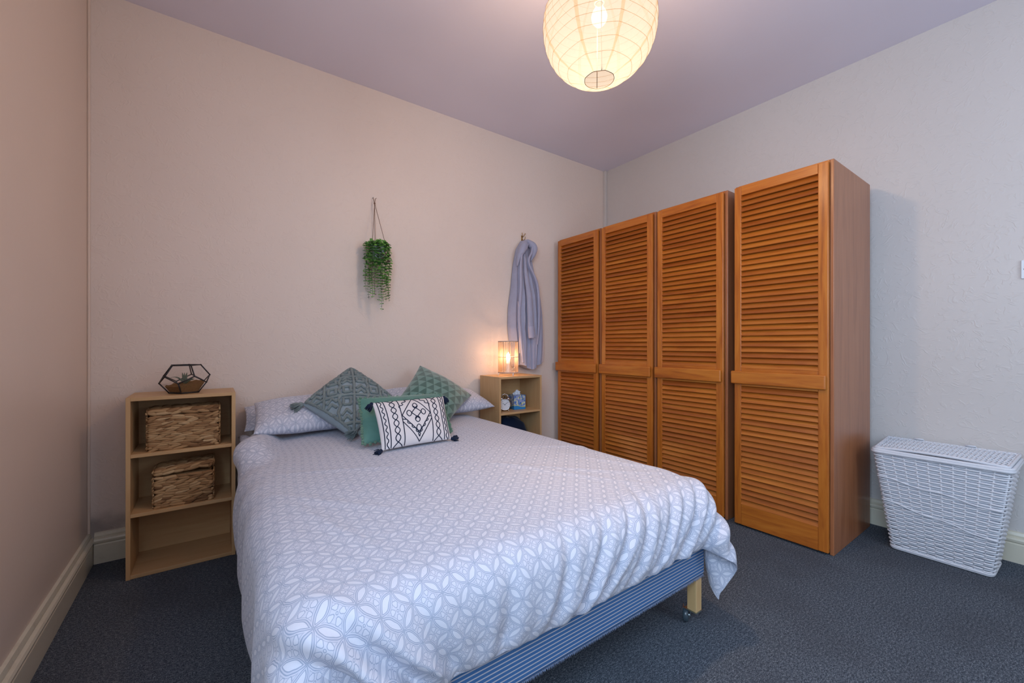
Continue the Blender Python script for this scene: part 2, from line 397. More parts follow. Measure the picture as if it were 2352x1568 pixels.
m = MB(); m.box((XL-.12, YF-.12, 0), (XL, YB, WZ0)); m.box((XL-.12, YF-.12, WZ1), (XL, YB, H)); m.box((XL-.12, YF-.12, WZ0), (XL, WY0, WZ1)); m.box((XL-.12, WY1, WZ0), (XL, YB, WZ1))
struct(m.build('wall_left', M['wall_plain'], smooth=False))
win = MB()
for a, b in (((WY0, WZ0), (WY0+.05, WZ1)), ((WY1-.05, WZ0), (WY1, WZ1)), ((WY0+.05, WZ0), (WY1-.05, WZ0+.05)), ((WY0+.05, WZ1-.05), (WY1-.05, WZ1)), ((-.27, WZ0+.05), (-.23, WZ1-.05))):
    win.box((XL-.09, a[0], a[1]), (XL-.03, b[0], b[1]))
wo = struct(win.build('window_1', M['white_plastic'], smooth=False))
MB().box((XL-.064, WY0+.05, WZ0+.05), (XL-.060, WY1-.05, WZ1-.05)).build('window_pane', M['glass'], parent=wo, smooth=False)

PROF = [(0,0),(.022,0),(.022,.088),(.018,.094),(.024,.100),(.026,.110),(.022,.118),(.012,.122),(.013,.130),(.009,.143),(0,.146)]
def skirting(name, p0, p1, nrm):
    m = MB(); vs = []
    for p in (p0, p1):
        for d, z in PROF: vs.append((p[0]+nrm[0]*d, p[1]+nrm[1]*d, z))
    n = len(PROF); fs = [(i, i+1, n+i+1, n+i) for i in range(n-1)]+[tuple(range(n)), tuple(range(2*n-1, n-1, -1))]
    m.add(vs, fs); return struct(m.build(name, M['skirt'], smooth=False))
skirting('baseboard_back', (XL+.024, YB), (XR, YB), (0, -1))
skirting('baseboard_left', (XL, YF), (XL, YB), (1, 0))
skirting('baseboard_right', (XR, YF), (XR, YB), (-1, 0))
struct(MB().box((XR-.028, YB-.03, .146), (XR, YB, H)).build('trim_1', M['wall_right'], smooth=False, bevel=.004))
struct(MB().box((XL, YB-.012, .146), (XL+.010, YB, H)).build('trim_2', M['wall_plain'], smooth=False, bevel=.003))

# light switch on the right wall
t = thing('light_switch', 'white square light switch plate on the right wall above the hamper', 'light switch', (XR, .142, 1.37))
part(MB().box((XR-.009, .098, 1.366), (XR, .186, 1.455)), 'plate', M['white_plastic'], t, smooth=False, bevel=.002)
part(MB().box((XR-.016, .132, 1.396), (XR-.009, .152, 1.425)), 'rocker', M['white_plastic'], t, smooth=False, bevel=.001)
for yy in (.175, .109): part(MB().lathe([(.0001, -.0102),(.003, -.0102),(.003, -.008)], 10, (XR, yy, 1.411), axis='x'), 'screw', M['black'], t)

# ------------------------------------------------------------------ wardrobes
def wardrobe(y0, y1, label, xf=2.502):
    t = thing('louvred_wardrobe', label, 'wardrobe', ((xf+3.085)/2, (y0+y1)/2, 0), 'row of four louvred pine wardrobes')
    zt = 1.974; xb = 3.085; b = .018
    for ya in (y0, y1-b): part(MB().box((xf, ya, 0), (xb, ya+b, zt)), 'side_panel', M['pine_side'], t, smooth=False, bevel=.003)
    part(MB().box((xf, y0+b, zt-b), (xb, y1-b, zt)), 'top_panel', M['pine_y'], t, smooth=False, bevel=.001)
    part(MB().box((xf, y0+b, .03), (xb, y1-b, .03+b)), 'bottom_panel', M['pine_y'], t, smooth=False)
    part(MB().box((xb-.006, y0+b, .048), (xb, y1-b, zt-b)), 'back_panel', M['pine_y'], t, smooth=False)
    d0, d1 = y0+.017, y1-.004; xo = xf-.022; xi = xf-.002; sw = .044
    f = MB(); f.box((xo, d0, .012), (xi, d0+sw, 1.962)); f.box((xo, d1-sw+.006, .012), (xi, d1, 1.962))
    door = part(f, 'door', M['pine_z'], t, smooth=False, bevel=.003)
    for za, zb in ((.012, .130), (.812, .916), (1.912, 1.962)):
        subpart(MB().box((xo, d0+sw, za), (xi, d1-sw+.006, zb)), 'door_rail', M['pine_y'], door, t, smooth=False, bevel=.0015)
    for za, zb, n in ((.130, .812, 22), (.916, 1.912, 32)):
        s = MB(); p = (zb-za)/n; ya, yb = d0+sw-.002, d1-sw+.008; ym = (ya+yb)/2; hw = (yb-ya)/2
        for i in range(n):
            zc = za+(i+.5)*p; a = math.radians(33+random.uniform(-2.5, 2.5))
            dv = Vector((-math.sin(a), 0, -math.cos(a)))*.0205; nv = Vector((-math.cos(a), 0, math.sin(a)))*.0032
            s.obox((xo+.0125, ym, zc), dv, (0, hw, 0), nv)
        subpart(s, 'louvre_slats', M['pine_slat'], door, t, smooth=False, bevel=.001)
    m_ = MB().box((xo-.021, d0-.002+.008, .825), (xo-.002, d1+.012, .898))
    subpart(m_, 'door_handle', M['pine_y'], door, t, smooth=False, bevel=.006)
    return t
for y0, y1, lb in ((.735, 1.213, 'pine wardrobe with louvred door, nearest the camera beside the white hamper'),
                   (1.258, 1.733, 'pine louvred wardrobe second from the hamper, next to the dark gap'),
                   (1.752, 2.236, 'pine louvred wardrobe third from the hamper, behind the bed'),
                   (2.256, 2.744, 'pine louvred wardrobe in the corner, farthest from the hamper')):
    wardrobe(y0, y1, lb)

# ------------------------------------------------------------------ bookcases
def bookcase(x0, x1, label, shelves):
    y0, y1, zt, b = 2.500, 2.768, .812, .016
    t = thing('open_bookcase', label, 'bookcase', ((x0+x1)/2, (y0+y1)/2, 0), 'pair of beech effect bookcases beside the bed')
    for xa in (x0, x1-b): part(MB().box((xa, y0, 0), (xa+b, y1, zt)), 'side_panel', M['beech_z'], t, smooth=False, bevel=.001)
    part(MB().box((x0+b, y0, zt-b), (x1-b, y1, zt)), 'top_panel', M['beech_x'], t, smooth=False, bevel=.001)
    for z in shelves: part(MB().box((x0+b, y0+.002, z-b), (x1-b, y1-.004, z)), 'shelf', M['beech_x'], t, smooth=False, bevel=.001)
    part(MB().box((x0+b, y0+.002, .001), (x1-b, y1, .018)), 'bottom_panel', M['beech_x'], t, smooth=False, bevel=.001)
    part(MB().box((x0+b, y1-.004, .018), (x1-b, y1, zt-b)), 'back_panel', M['beech_x'], t, smooth=False)
    return t
bookcase(-.309, .098, 'open beech effect bookcase holding two baskets, left of the bed', (.557, .290))
bk = bookcase(1.694, 2.094, 'open beech effect bookcase holding the clock and tissues, right of the bed', (.548, .290))
for z in (.79, .556, .28):
    part(MB().lathe([(.0001, -.0006),(.004, -.0006),(.004, .0004)], 10, (1.694, 2.54, z), axis='x'), 'screw_cap', M['leg_wood'], bk)

# ------------------------------------------------------------------ woven baskets
def weave_side(m, a, b, z0, z1, nrm, rows, L=.062):
    a = Vector(a); b = Vector(b); d = b-a; ln = d.length; d.normalize(); nrm = Vector(nrm); rh = (z1-z0)/rows
    for r in range(rows):
        x = -random.uniform(0, L*.6)
        while x < ln:
            l = L*random.uniform(.7, 1.25); xs = max(0, x); xe = min(ln, x+l)
            if xe-xs > .008:
                tilt = random.uniform(-.5, 1.0)*rh; pts = []; rad = []
                for q in range(6):
                    tt = q/5; p = a+d*(xs+(xe-xs)*tt)+Vector((0,0, z0+(r+.5)*rh-a.z+tilt*(tt-.5)*2))
                    p += nrm*(.0030*math.sin(PI*tt)+random.uniform(0, .0015))
                    pts.append(p); rad.append(rh*(.40+.38*math.sin(PI*tt)**.6))
                m.tube(pts, rad, 6, flat=.55)
            x += l*.8
def basket(c, sx, sy, z0, z1, rows, label, lid_tilt, lid_drop):
    x0, x1 = c[0]-sx/2, c[0]+sx/2; y0, y1 = c[1]-sy/2, c[1]+sy/2
    t = thing('wicker_basket', label, 'basket', (c[0], c[1], z0), 'lidded wicker baskets in the left bookcase')
    zl = z1-.026
    m = MB(); m.box((x0+.006, y0+.006, z0), (x1-.006, y1-.006, zl-.004))
    for a, b, n in (((x0,y0),(x1,y0),(0,-1,0)), ((x1,y0),(x1,y1),(1,0,0)), ((x1,y1),(x0,y1),(0,1,0)), ((x0,y1),(x0,y0),(-1,0,0))):
        weave_side(m, (*a, z0), (*b, z0), z0+.002, zl-.003, n, rows)
    part(m, 'body', M['hyacinth'], t)
    m = MB(); zc = zl+.010
    def zt(x): return zc+lid_tilt*(x-c[0])/sx
    for a, b, n in (((x0,y0),(x1,y0),(0,-1,0)), ((x1,y0),(x1,y1),(1,0,0)), ((x0,y1),(x0,y0),(-1,0,0))):
        weave_side(m, (*a, zl), (*b, zl), zl+.003, z1, n, 2)
    for r in range(int(sy/.012)):
        y = y0+.006+r*.012; x = x0
        while x < x1:
            l = .045*random.uniform(.8, 1.2); xe = min(x1, x+l)
            if xe-x > .008: m.tube([(x+(xe-x)*q/5, y+random.uniform(-.001,.001), z1-.005+.003*math.sin(PI*q/5)) for q in range(6)], [.0068*(.7+.5*math.sin(PI*q/5)) for q in range(6)], 6)
            x += l*.85
    m.box((x0+.006, y0+.006, zl+.001), (x1-.006, y1-.006, z1-.004))
    if lid_tilt:
        m.v = [(p[0], p[1], p[2]+max(0, p[0]-x0)/sx*lid_tilt+lid_drop) for p in m.v]
    part(m, 'lid', M['hyacinth'], t)
basket((-.104, 2.605), .268, .16, .557, .747, 17, 'larger woven wicker basket with closed lid on the upper shelf', 0, 0)
basket((-.105, 2.605), .222, .16, .290, .462, 13, 'smaller woven wicker basket with raised lid on the middle shelf', .016, .002)

# ------------------------------------------------------------------ geometric terrarium
def terrarium():
    c = Vector((-.105, 2.615, .812)); t = thing('glass_terrarium', 'black framed geometric glass terrarium on the left bookcase', 'terrarium', tuple(c))
    def ring(r, z, a0): return [c+Vector((r*math.cos(a0+i*2*PI/5), r*math.sin(a0+i*2*PI/5), z)) for i in range(5)]
    A = -PI/2-.22
    b0 = ring(.062, .004, A); lo = ring(.099, .052, A); up = ring(.099, .085, A+PI/5); tp = ring(.062, .137, A+PI/5)
    m = MB(); R = .0029
    E = []
    for i in range(5):
        j = (i+1) % 5
        E += [(b0[i], b0[j]), (tp[i], tp[j]), (b0[i], lo[i]), (lo[i], up[i]), (up[i], lo[j]), (up[i], tp[i])]
    for a, b in E: m.tube([a, b], R, 6)
    for p in b0+lo+up+tp: m.ball(p, R*1.3, 6, 5)
    part(m, 'frame', M['black_metal'], t)
    m = MB()
    for i in range(5):
        j = (i+1) % 5; h = (i-1) % 5
        m.add([b0[i], b0[j], lo[j], up[i], lo[i]], [(0,1,2,3,4)])
        if i != 4: m.add([tp[h], tp[i], up[i], lo[i], up[h]], [(4,3,2,1,0)])
    m.add(b0, [(4,3,2,1,0)])
    part(m, 'glass_panes', M['glass'], t, smooth=False)
    m = MB()
    def sp(u, v):
        a = 2*PI*u; rr = v
        lim = .060+.033*1
        k_ = .96; z = .046+.010*math.sin(a+1.0)*rr+.006*noise.noise((math.cos(a)*rr*4, math.sin(a)*rr*4, 2))
        fr = .058+.036*min(1, z/.052); fr *= (math.cos(PI/5)/math.cos(((a-A) % (2*PI/5))-PI/5)) if True else 1
        return c+Vector((math.cos(a)*rr*fr*k_, math.sin(a)*rr*fr*k_, z))
    m.grid(sp, 50, 8)
    def sd(u, v):
        a = 2*PI*u; z = .007+(.034)*v; zt = .046+.010*math.sin(a+1.0)+.006*noise.noise((math.cos(a)*4, math.sin(a)*4, 2)); z = .007+(zt-.007)*v
        fr = .058+.036*min(1, z/.052); fr *= math.cos(PI/5)/math.cos(((a-A) % (2*PI/5))-PI/5)
        return c+Vector((math.cos(a)*fr*.96, math.sin(a)*fr*.96, z))
    m.grid(sd, 50, 5)
    part(m, 'soil', M['soil'], t)
    m = MB(); q = c+Vector((-.002, -.01, .046))
    for i in range(9):
        a = i*2.4; ln = .045 if i > 4 else .03; el = .45 if i > 4 else 1.1; pts = []; rad = []
        for s_ in range(6):
            f = s_/5; pts.append(q+Vector((math.cos(a)*math.cos(el)*ln*f, math.sin(a)*math.cos(el)*ln*f, math.sin(el)*ln*f+ .008*math.sin(PI*f)))); rad.append(.0065*math.sin(PI*(.25+.74*f))+.0003)
        m.tube(pts, rad, 6, flat=.5)
    for a, w_ in ((2.2, .010), (.9, .011), (1.6, .008)):
        m.tube([q+Vector((math.cos(a)*.003*i_, .0, .011*i_)) for i_ in range(6)], [w_*x for x in (.6, .9, 1, .9, .6, .1)], 7, flat=.5)
    for i in range(5):
        a = 2.4+i*.35; m.tube([q+Vector((math.cos(a)*.055*f, math.sin(a)*.02*f, .035*math.sin(PI*f*.62))) for f in (0, .25, .5, .75, 1)], [.0014, .0013, .001, .0007, .0003], 5)
    part(m, 'succulent', M['succulent'], t)
terrarium()

# ------------------------------------------------------------------ bed
BX0, BX1, BY0, BY1 = .125, 1.512, .845, 2.765
bed = thing('divan_bed', 'double bed with blue and white striped base on pale wooden castor legs', 'bed', ((BX0+BX1)/2, (BY0+BY1)/2, 0))
part(MB().box((BX0, BY0, .182), (BX1, BY1, .335)), 'base', M['ticking'], bed, smooth=False, bevel=.012)
part(MB().box((BX0+.005, BY0+.008, .337), (BX1-.005, BY1, .500)), 'mattress', M['mattress'], bed, smooth=False, bevel=.03)
m = MB(); x = BX0+.01
while x < BX1-.01:
    l = random.uniform(.002, .006); m.tube([(x, BY0+.002, .186), (x+random.uniform(-.003,.003), BY0-.001, .183-l)], [.0008, .0003], 3); x += .0018
part(m, 'frayed_hem', M['fray'], bed)
for lx, ly in ((1.455, .848), (.130, .848), (1.455, 2.70), (.130, 2.70)):
    lg = part(MB().box((lx, ly, .055), (lx+.037, ly+.037, .182)), 'leg', M['leg_wood'], bed, smooth=False, bevel=.002)
    wc = Vector((lx+.008, ly+.047, .0258)); ax = Vector((.5, -.866, 0)); e2 = Vector((.866, .5, 0))
    def wheel(prof, n=28):
        m = MB(); vs = []; fs = []
        for r_, z_ in prof:
            for j in range(n):
                a_ = 2*PI*j/n; vs.append(wc+ax*z_+e2*(r_*math.cos(a_))+Vector((0, 0, r_*math.sin(a_))))
        for i in range(len(prof)-1):
            for j in range(n): fs.append((i*n+j, i*n+(j+1) % n, (i+1)*n+(j+1) % n, (i+1)*n+j))
        return m.add(vs, fs)
    wh = subpart(wheel([(.001,-.009),(.016,-.010),(.0215,-.010),(.0253,-.006),(.0253,.006),(.0215,.010),(.001,.010)]), 'caster_wheel', M['rubber'], lg, bed)
    m = wheel([(.001,.0155),(.007,.0155),(.009,.012),(.009,.0105)]); m.box((lx-.004, ly-.002, .0515), (lx+.040, ly+.048, .0548))
    m.obox(wc+ax*.0125+Vector((.008, .0, .012)), e2*.013, ax*.0012, (0, 0, .014)); m.obox(wc-ax*.0125+Vector((.008, .0, .012)), e2*.013, ax*.0012, (0, 0, .014))
    subpart(m, 'caster_bracket', M['steel'], lg, bed, smooth=False)

# duvet: a settled cloth
def simulate_duvet():
    s = .0225
    X0, X1 = BX0-.022-.30, BX1+.022+.185
    Yh, Yf = 2.70, BY0-.150
    nx = int(round((X1-X0)/s)); ny = int(round((Yh-Yf)/s))
    gx, gy = np.meshgrid(np.linspace(X0, X1, nx+1), np.linspace(Yf, Yh, ny+1), indexing='ij')
    rng = np.random.RandomState(11)
    P = np.stack([gx, gy, np.full_like(gx, .60)], -1)
    # low frequency noise starts the folds
    for _ in range(14):
        a = rng.uniform(0, 2*PI); fr = rng.uniform(4, 14); P[..., 2] += .004*np.sin(fr*(gx*np.cos(a)+gy*np.sin(a))+rng.uniform(0, 6))
    Q = P.copy(); hx = (X1-X0)/nx; hy = (Yh-Yf)/ny
    bc = np.array([(BX0+BX1)/2, (BY0+3.2)/2, .27]); mar = .022
    hb = np.array([(BX1-BX0)/2+mar, (3.2-BY0)/2+mar, .235+mar]); r = .07
    # slight excess of cloth near the foot gives gathers along the hem
    ex = 1+(.085+.05*np.sin(gx*9+.6))*np.exp(-((gy-(BY0-.16))/.15)**2)
    def con(i0, i1, rest, k):
        A = P[i0]; B = P[i1]; d = B-A; L = np.sqrt((d*d).sum(-1, keepdims=True))+1e-9
        rs = rest if np.isscalar(rest) else rest[..., None]
        c = d*(k*.5*(L-rs)/L); P[i0] = A+c; P[i1] = B-c
    def sl(a, b, st=1): return slice(a, b, st)
    batches = []
    for o_ in (0, 1):
        n1 = (nx+1-o_)//2
        i0 = (sl(o_, o_+2*n1, 2), sl(0, None)); i1 = (sl(o_+1, o_+1+2*n1, 2), sl(0, None)); batches.append((i0, i1, hx*ex[i0], 1.0))
        n1 = (ny+1-o_)//2 if (ny+1-o_) % 2 == 0 else (ny-o_+1)//2
        n1 = (ny+1-o_)//2
        i0 = (sl(0, None), sl(o_, o_+2*n1, 2)); i1 = (sl(0, None), sl(o_+1, o_+1+2*n1, 2)); batches.append((i0, i1, hy, 1.0))
    dg = math.hypot(hx, hy)
    diag = []
    for o_ in (0, 1):
        for (da, db) in (((0, 1), (1, 0)), ((1, 0), (0, 1))):
            ia = sl(o_, nx-((nx-o_) % 2), 2); n_ = len(range(*ia.indices(nx+1)))
            ia = sl(o_, o_+2*n_, 2); ib = sl(o_+1, o_+1+2*n_, 2)
            i0 = (ia, sl(da[0], ny+da[0])); i1 = (ib, sl(da[1], ny+da[1])); diag.append((i0, i1, dg, .18))
    def bend(m_, k):
        def run():
            for ax, h_, n_ in ((0, hx, nx), (1, hy, ny)):
                A = P[:-m_] if ax == 0 else P[:, :-m_]; B = P[m_:] if ax == 0 else P[:, m_:]
                d = B-A; L = np.sqrt((d*d).sum(-1, keepdims=True))+1e-9
                c = d*(k*.25*np.minimum(0, L-h_*m_)/L)
                acc = np.zeros_like(P)
                if ax == 0: acc[:-m_] += c; acc[m_:] -= c
                else: acc[:, :-m_] += c; acc[:, m_:] -= c
                P[...] += acc
        return run
    b3, b6 = bend(2, .7), bend(5, .10)
    HEAD = P[:, -1].copy(); inb = (HEAD[:, 0] > BX0-.02) & (HEAD[:, 0] < BX1+.02)
    G = .0011
    for step in range(230):
        V = (P-Q)*.965; Q = P.copy(); P += V; P[..., 2] -= G
        for it in range(9):
            for i0, i1, rs, kk in batches: con(i0, i1, rs, kk)
            for i0, i1, rs, kk in diag: con(i0, i1, rs, kk)
            b3(); b6()
            rel = P-bc; q = np.abs(rel)-(hb-r); qp = np.maximum(q, 0); lq = np.sqrt((qp*qp).sum(-1))
            mxq = q.max(-1); dist = lq+np.minimum(mxq, 0)-r; hit = dist < 0
            g = qp/np.maximum(lq, 1e-9)[..., None]; deep = lq < 1e-9
            onehot = (q == mxq[..., None]).astype(float); g = np.where(deep[..., None], onehot, g)*np.sign(rel)
            P -= np.where(hit, dist, 0)[..., None]*g
            # head end stays tucked; the bookcases stand close on both sides
            P[inb, -1, :2] = HEAD[inb, :2]
            P[..., 0] = np.where((step > 90) & (P[..., 2] < .53), np.maximum(P[..., 0], .094+.050*np.clip((P[..., 1]-2.0)/.35, 0, 1)), P[..., 0])
            nb_ = (P[..., 1] > 2.46) & (step > 90)
            P[..., 0] = np.where(nb_, np.minimum(P[..., 0], 1.660), P[..., 0])
            low = P[..., 2] < .03; P[..., 2] = np.where(low, .03, P[..., 2])
        D = P-Q; fr = np.where(hit, .15, 1.0)[..., None]; P = Q+np.concatenate([D[..., :2]*fr, D[..., 2:]], -1)
        if step < 120: P += (rng.rand(*P.shape)-.5)*.0006
    return P, gx, gy, nx, ny
P, gx, gy, nx, ny = simulate_duvet()
for _ in range(2):      # soften
    S = P.copy(); S[1:-1, 1:-1] = P[1:-1, 1:-1]*.5+.125*(P[2:, 1:-1]+P[:-2, 1:-1]+P[1:-1, 2:]+P[1:-1, :-2]); P = S
def fine(A, ax):              # twice the resolution, cubic in between
    A = np.moveaxis(A, ax, 0); E = np.concatenate([2*A[:1]-A[1:2], A, 2*A[-1:]-A[-2:-1]])
    mid = (-E[:-3]+9*E[1:-2]+9*E[2:-1]-E[3:])/16; out = np.empty((2*len(A)-1,)+A.shape[1:]); out[::2] = A; out[1::2] = mid
    return np.moveaxis(out, 0, ax)
P = fine(fine(P, 0), 1); gx = fine(fine(gx, 0), 1); gy = fine(fine(gy, 0), 1); nx, ny = P.shape[0]-1, P.shape[1]-1
# filling: the quilt is plump in the middle of the bed, thin along its edges
du = np.gradient(P, axis=0); dv = np.gradient(P, axis=1); N = np.cross(du, dv); N /= np.linalg.norm(N, axis=-1, keepdims=True)
I, J = np.meshgrid(np.arange(nx+1), np.arange(ny+1), indexing='ij')
edge = np.minimum(np.minimum(I, nx-I), np.minimum(J, ny-J))/8.0
puff = .020*np.clip(edge, 0, 1)**.5
crown = .030*np.exp(-(((gx-.80)/.55)**4))*np.clip((gy-.95)/.7, 0, 1)
foot = np.clip((BY0+.14-gy)/.26, 0, 1)
puff = puff+.007*foot*np.sin(gx*17+2+4*(gy-BY0))*np.clip(edge*1.5, .25, 1)
for x0_, k_, dp_, w_ in ((.20, -.30, .016, .020), (.30, -.55, .030, .022), (.385, -.70, .026, .018), (.47, -.45, .012, .016), (.60, .10, .010, .020), (.74, .35, .014, .018), (.83, .65, .024, .016), (.91, .80, .016, .014),
                        (1.03, .55, .018, .016), (1.13, .75, .026, .017), (1.20, .70, .018, .013), (1.29, .60, .024, .015), (1.36, .50, .018, .013), (1.44, .35, .022, .014), (1.52, .1, .016, .013)):
    n_ = gx-(x0_+k_*(gy-(BY0-.12))); rise = np.clip((BY0+.16+.05*math.sin(x0_*50)-gy)/.22, 0, 1)**1.2
    puff = puff-(1.5 if x0_ < .95 else 1.0)*dp_*rise*(np.exp(-(n_/w_)**2)-.55*np.exp(-((n_-1.9*w_)/(w_*1.2))**2)-.35*np.exp(-((n_+1.9*w_)/(w_*1.2))**2))*np.clip(edge*2, .5, 1)
side = np.clip((.22-gx)/.2, 0, 1)*np.clip((gy-.7)/.2, 0, 1); puff = puff+.009*side*np.sin(gy*23+1.3*np.sin(gy*7))
rgn = np.random.RandomState(4)
for _ in range(9):           # pulled creases across the top
    a_ = rgn.uniform(.35, 1.25); cx_, cy_ = rgn.uniform(.3, 1.4), rgn.uniform(1.0, 2.2)
    t_ = (gx-cx_)*np.cos(a_)-(gy-cy_)*np.sin(a_); n_ = (gx-cx_)*np.sin(a_)+(gy-cy_)*np.cos(a_)
    puff = puff+.0045*np.exp(-(n_/.018)**2)*np.exp(-(t_/.28)**2)
P2 = P+N*puff[..., None]; P2[..., 2] += crown
back = P-N*.004*np.clip(edge, 0, 1)[..., None]
for A_ in (P2, back):        # the bookcase stands right beside the head end
    lim = .064+.046*np.clip((A_[..., 1]-2.1)/.35, 0, 1); A_[..., 0] = np.where(A_[..., 0] < lim, lim+.1*(A_[..., 0]-lim), A_[..., 0])
    A_[..., 0] = np.where(A_[..., 1] > 2.44, np.minimum(A_[..., 0], 1.68), A_[..., 0])
m = MB(); W = ny+1
vid = lambda i, j: i*W+j
fs = [(vid(i, j), vid(i+1, j), vid(i+1, j+1), vid(i, j+1)) for i in range(nx) for j in range(ny)]
uv = [(float(gx[i, j]), float(gy[i, j])) for i in range(nx+1) for j in range(ny+1)]
m.add(P2.reshape(-1, 3), fs, uv)
m.add(back.reshape(-1, 3), [f[::-1] for f in fs], uv)
nb = (nx+1)*W; rim = [vid(i, 0) for i in range(nx+1)]+[vid(nx, j) for j in range(1, ny+1)]+[vid(i, ny) for i in range(nx-1, -1, -1)]+[vid(0, j) for j in range(ny-1, 0, -1)]
for a, b in zip(rim, rim[1:]+rim[:1]): m.f.append((b, a, a+nb, b+nb)); m.mi.append(0)
dv_ = m.build('duvet', M['duvet'], loc=(.81, 1.7, .5)); tag(dv_, 'lilac grey petal print duvet draped over the bed', 'duvet')
ss = dv_.modifiers.new('subdivision', 'SUBSURF'); ss.levels = 1; ss.render_levels = 1

# ------------------------------------------------------------------ pillows and cushions
class Cushion:
    def __init__(s, TL, TR, BR, BL, t, conc=.07, sharp=2.4, sag=0):
        s.c = [Vector(p) for p in (TL, TR, BR, BL)]; s.t = t; s.k = conc; s.sh = sharp
        s.n = ((s.c[1]-s.c[3]).cross(s.c[0]-s.c[2])).normalized()
        if s.n.y > 0: s.n = -s.n
        s.o = sum(s.c, Vector())/4
    def at(s, u, v, side=1, lift=0):
        bu = u*(1-s.k*(1-v*v)*abs(u)); bv = v*(1-s.k*(1-u*u)*abs(v))
        a, b = (bu+1)/2, (bv+1)/2
        p = s.c[3]*(1-a)*(1-b)+s.c[2]*a*(1-b)+s.c[1]*a*b+s.c[0]*(1-a)*b
        h = (max(0, 1-abs(u)**s.sh)*max(0, 1-abs(v)**s.sh))**.55
        h *= 1+.10*noise.noise((u*1.7+s.o.x*9, v*1.7+s.o.z*5, side*3))
        wr = .02*noise.noise((u*5, v*5+s.o.x*7, side))*h
        return p+s.n*side*(s.t/2*(h+wr)+lift)
    def mesh(s, n=40, uvs=(1,1)):
        m = MB()
        def w(u): return math.sin((u-.5)*PI)       # denser near the edges
        for side in (1, -1):
            m.grid(lambda u, v: s.at(w(u), w(v), side), n, n, lambda u, v: (w(u)*uvs[0]/2+s.o.x, w(v)*uvs[1]/2+s.o.z), flip=(side < 0))
        return m
def tassel(m, p, d, L=.045, r=.014, n=34):
    p = Vector(p); d = Vector(d).normalized(); m.ball(p+d*.006, r*.75, 8, 6)
    a = Vector((0,0,1)) if abs(d.z) < .8 else Vector((1,0,0)); e1 = d.cross(a).normalized(); e2 = d.cross(e1)
    for i in range(n):
        an = random.uniform(0, 2*PI); q = random.uniform(.1, 1)**.5*r; o = e1*math.cos(an)+e2*math.sin(an)
        l = L*random.uniform(.8, 1.05)
        m.tube([p+d*.008+o*q*.4, p+d*l*.45+o*q, p+d*l+o*q*1.35+Vector((0,0,-.004))], [.0022, .0024, .0016], 4)

def pillow(cn, t, label, name='pillow'):
    c = Cushion(*cn, t, .03, 3.2); o = c.o
    th = c.mesh(36, ((c.c[1]-c.c[0]).length, (c.c[0]-c.c[3]).length)).build(name, M['pillow'], loc=tuple(o), weld=False)
    tag(th, label, 'pillow', 'petal print pillows'); return c
pillow(((.148, 2.765, .700), (.80, 2.765, .745), (.80, 2.60, .620), (.140, 2.60, .592)), .065, 'petal print pillow at the back left, mostly hidden by the pillow in front')
pillow(((.185, 2.62, .735), (.84, 2.68, .74), (.76, 2.33, .625), (.165, 2.37, .615)), .13, 'petal print pillow at the front left of the bed, under the tufted cushion')
pillow(((.92, 2.74, .75), (1.60, 2.75, .70), (1.655, 2.50, .605), (.93, 2.44, .62)), .13, 'petal print pillow at the right, behind the triangle patterned cushion')

def cushion_thing(name, label, c, uvs, mat, cover='cover'):
    t = thing(name, label, 'cushion', tuple(c.o), 'scatter cushions')
    part(c.mesh(44, uvs), cover, mat, t); return t
# tufted diamond cushion (corners turned: top, right, bottom, left)
cT = Cushion((.684, 2.62, .908), (.885, 2.42, .725), (.575, 2.15, .580), (.385, 2.42, .735), .16, .04)
t = cushion_thing('cushion', 'grey green tufted cushion with tassels, standing on its corner at the left', cT, (.4, .4), M['tuft_base'])
m = MB()
def stroke(m, c, pts, r, lift, n=6, flat=None, step=.05, wob=0):
    path = []
    for a, b in zip(pts, pts[1:]):
        k_ = max(1, int(math.hypot(b[0]-a[0], b[1]-a[1])/step))
        for i in range(k_): path.append((a[0]+(b[0]-a[0])*i/k_, a[1]+(b[1]-a[1])*i/k_))
    path.append(pts[-1])
    rr = [r*(1+random.uniform(-wob, wob)) for _ in path]
    m.tube([c.at(max(-1, min(1, u)), max(-1, min(1, v)), 1, lift) for u, v in path], rr, n, flat=flat)
def dstroke(pts, r=.0078):       # pattern laid out with the cushion standing on its corner
    out = []; run = []
    for (xa, ya), (xb, yb) in zip(pts, pts[1:]):
        k_ = max(1, int(math.hypot(xb-xa, yb-ya)/.03))
        for i in range(k_+1):
            x, y = xa+(xb-xa)*i/k_, ya+(yb-ya)*i/k_; u, v = x-y, x+y
            if abs(u) < .95 and abs(v) < .95: run.append((u, v))
            elif len(run) > 2: out.append(run); run = []
            else: run = []
    if len(run) > 2: out.append(run)
    for rn in out: stroke(m, cT, rn, r, .0035, 7, step=.03, wob=.22)
def dsq(x, y, a): dstroke([(x-a, y-a), (x+a, y-a), (x+a, y+a), (x-a, y+a), (x-a, y-a)])
g_ = .30
for i in range(-3, 4):
    for j in range(-3, 4):
        x, y = i*g_+.15, j*g_
        if abs(x)+abs(y) > 1.15: continue
        if (i+j) % 3 != 0: dsq(x, y, .075)
        else: dstroke([(x-.10, y-.10), (x, y), (x+.10, y-.10)]); dstroke([(x-.10, y+.02), (x, y+.12), (x+.10, y+.02)])
for i in range(-4, 5):
    zz = [(i*g_+(.025 if k_ % 2 else -.025), -1+k_*.125) for k_ in range(17)]
    dstroke(zz if i % 2 else [(i*g_, -1), (i*g_, 1)])
    if i % 2: dstroke([(-1, i*g_+.15), (1, i*g_+.15)])
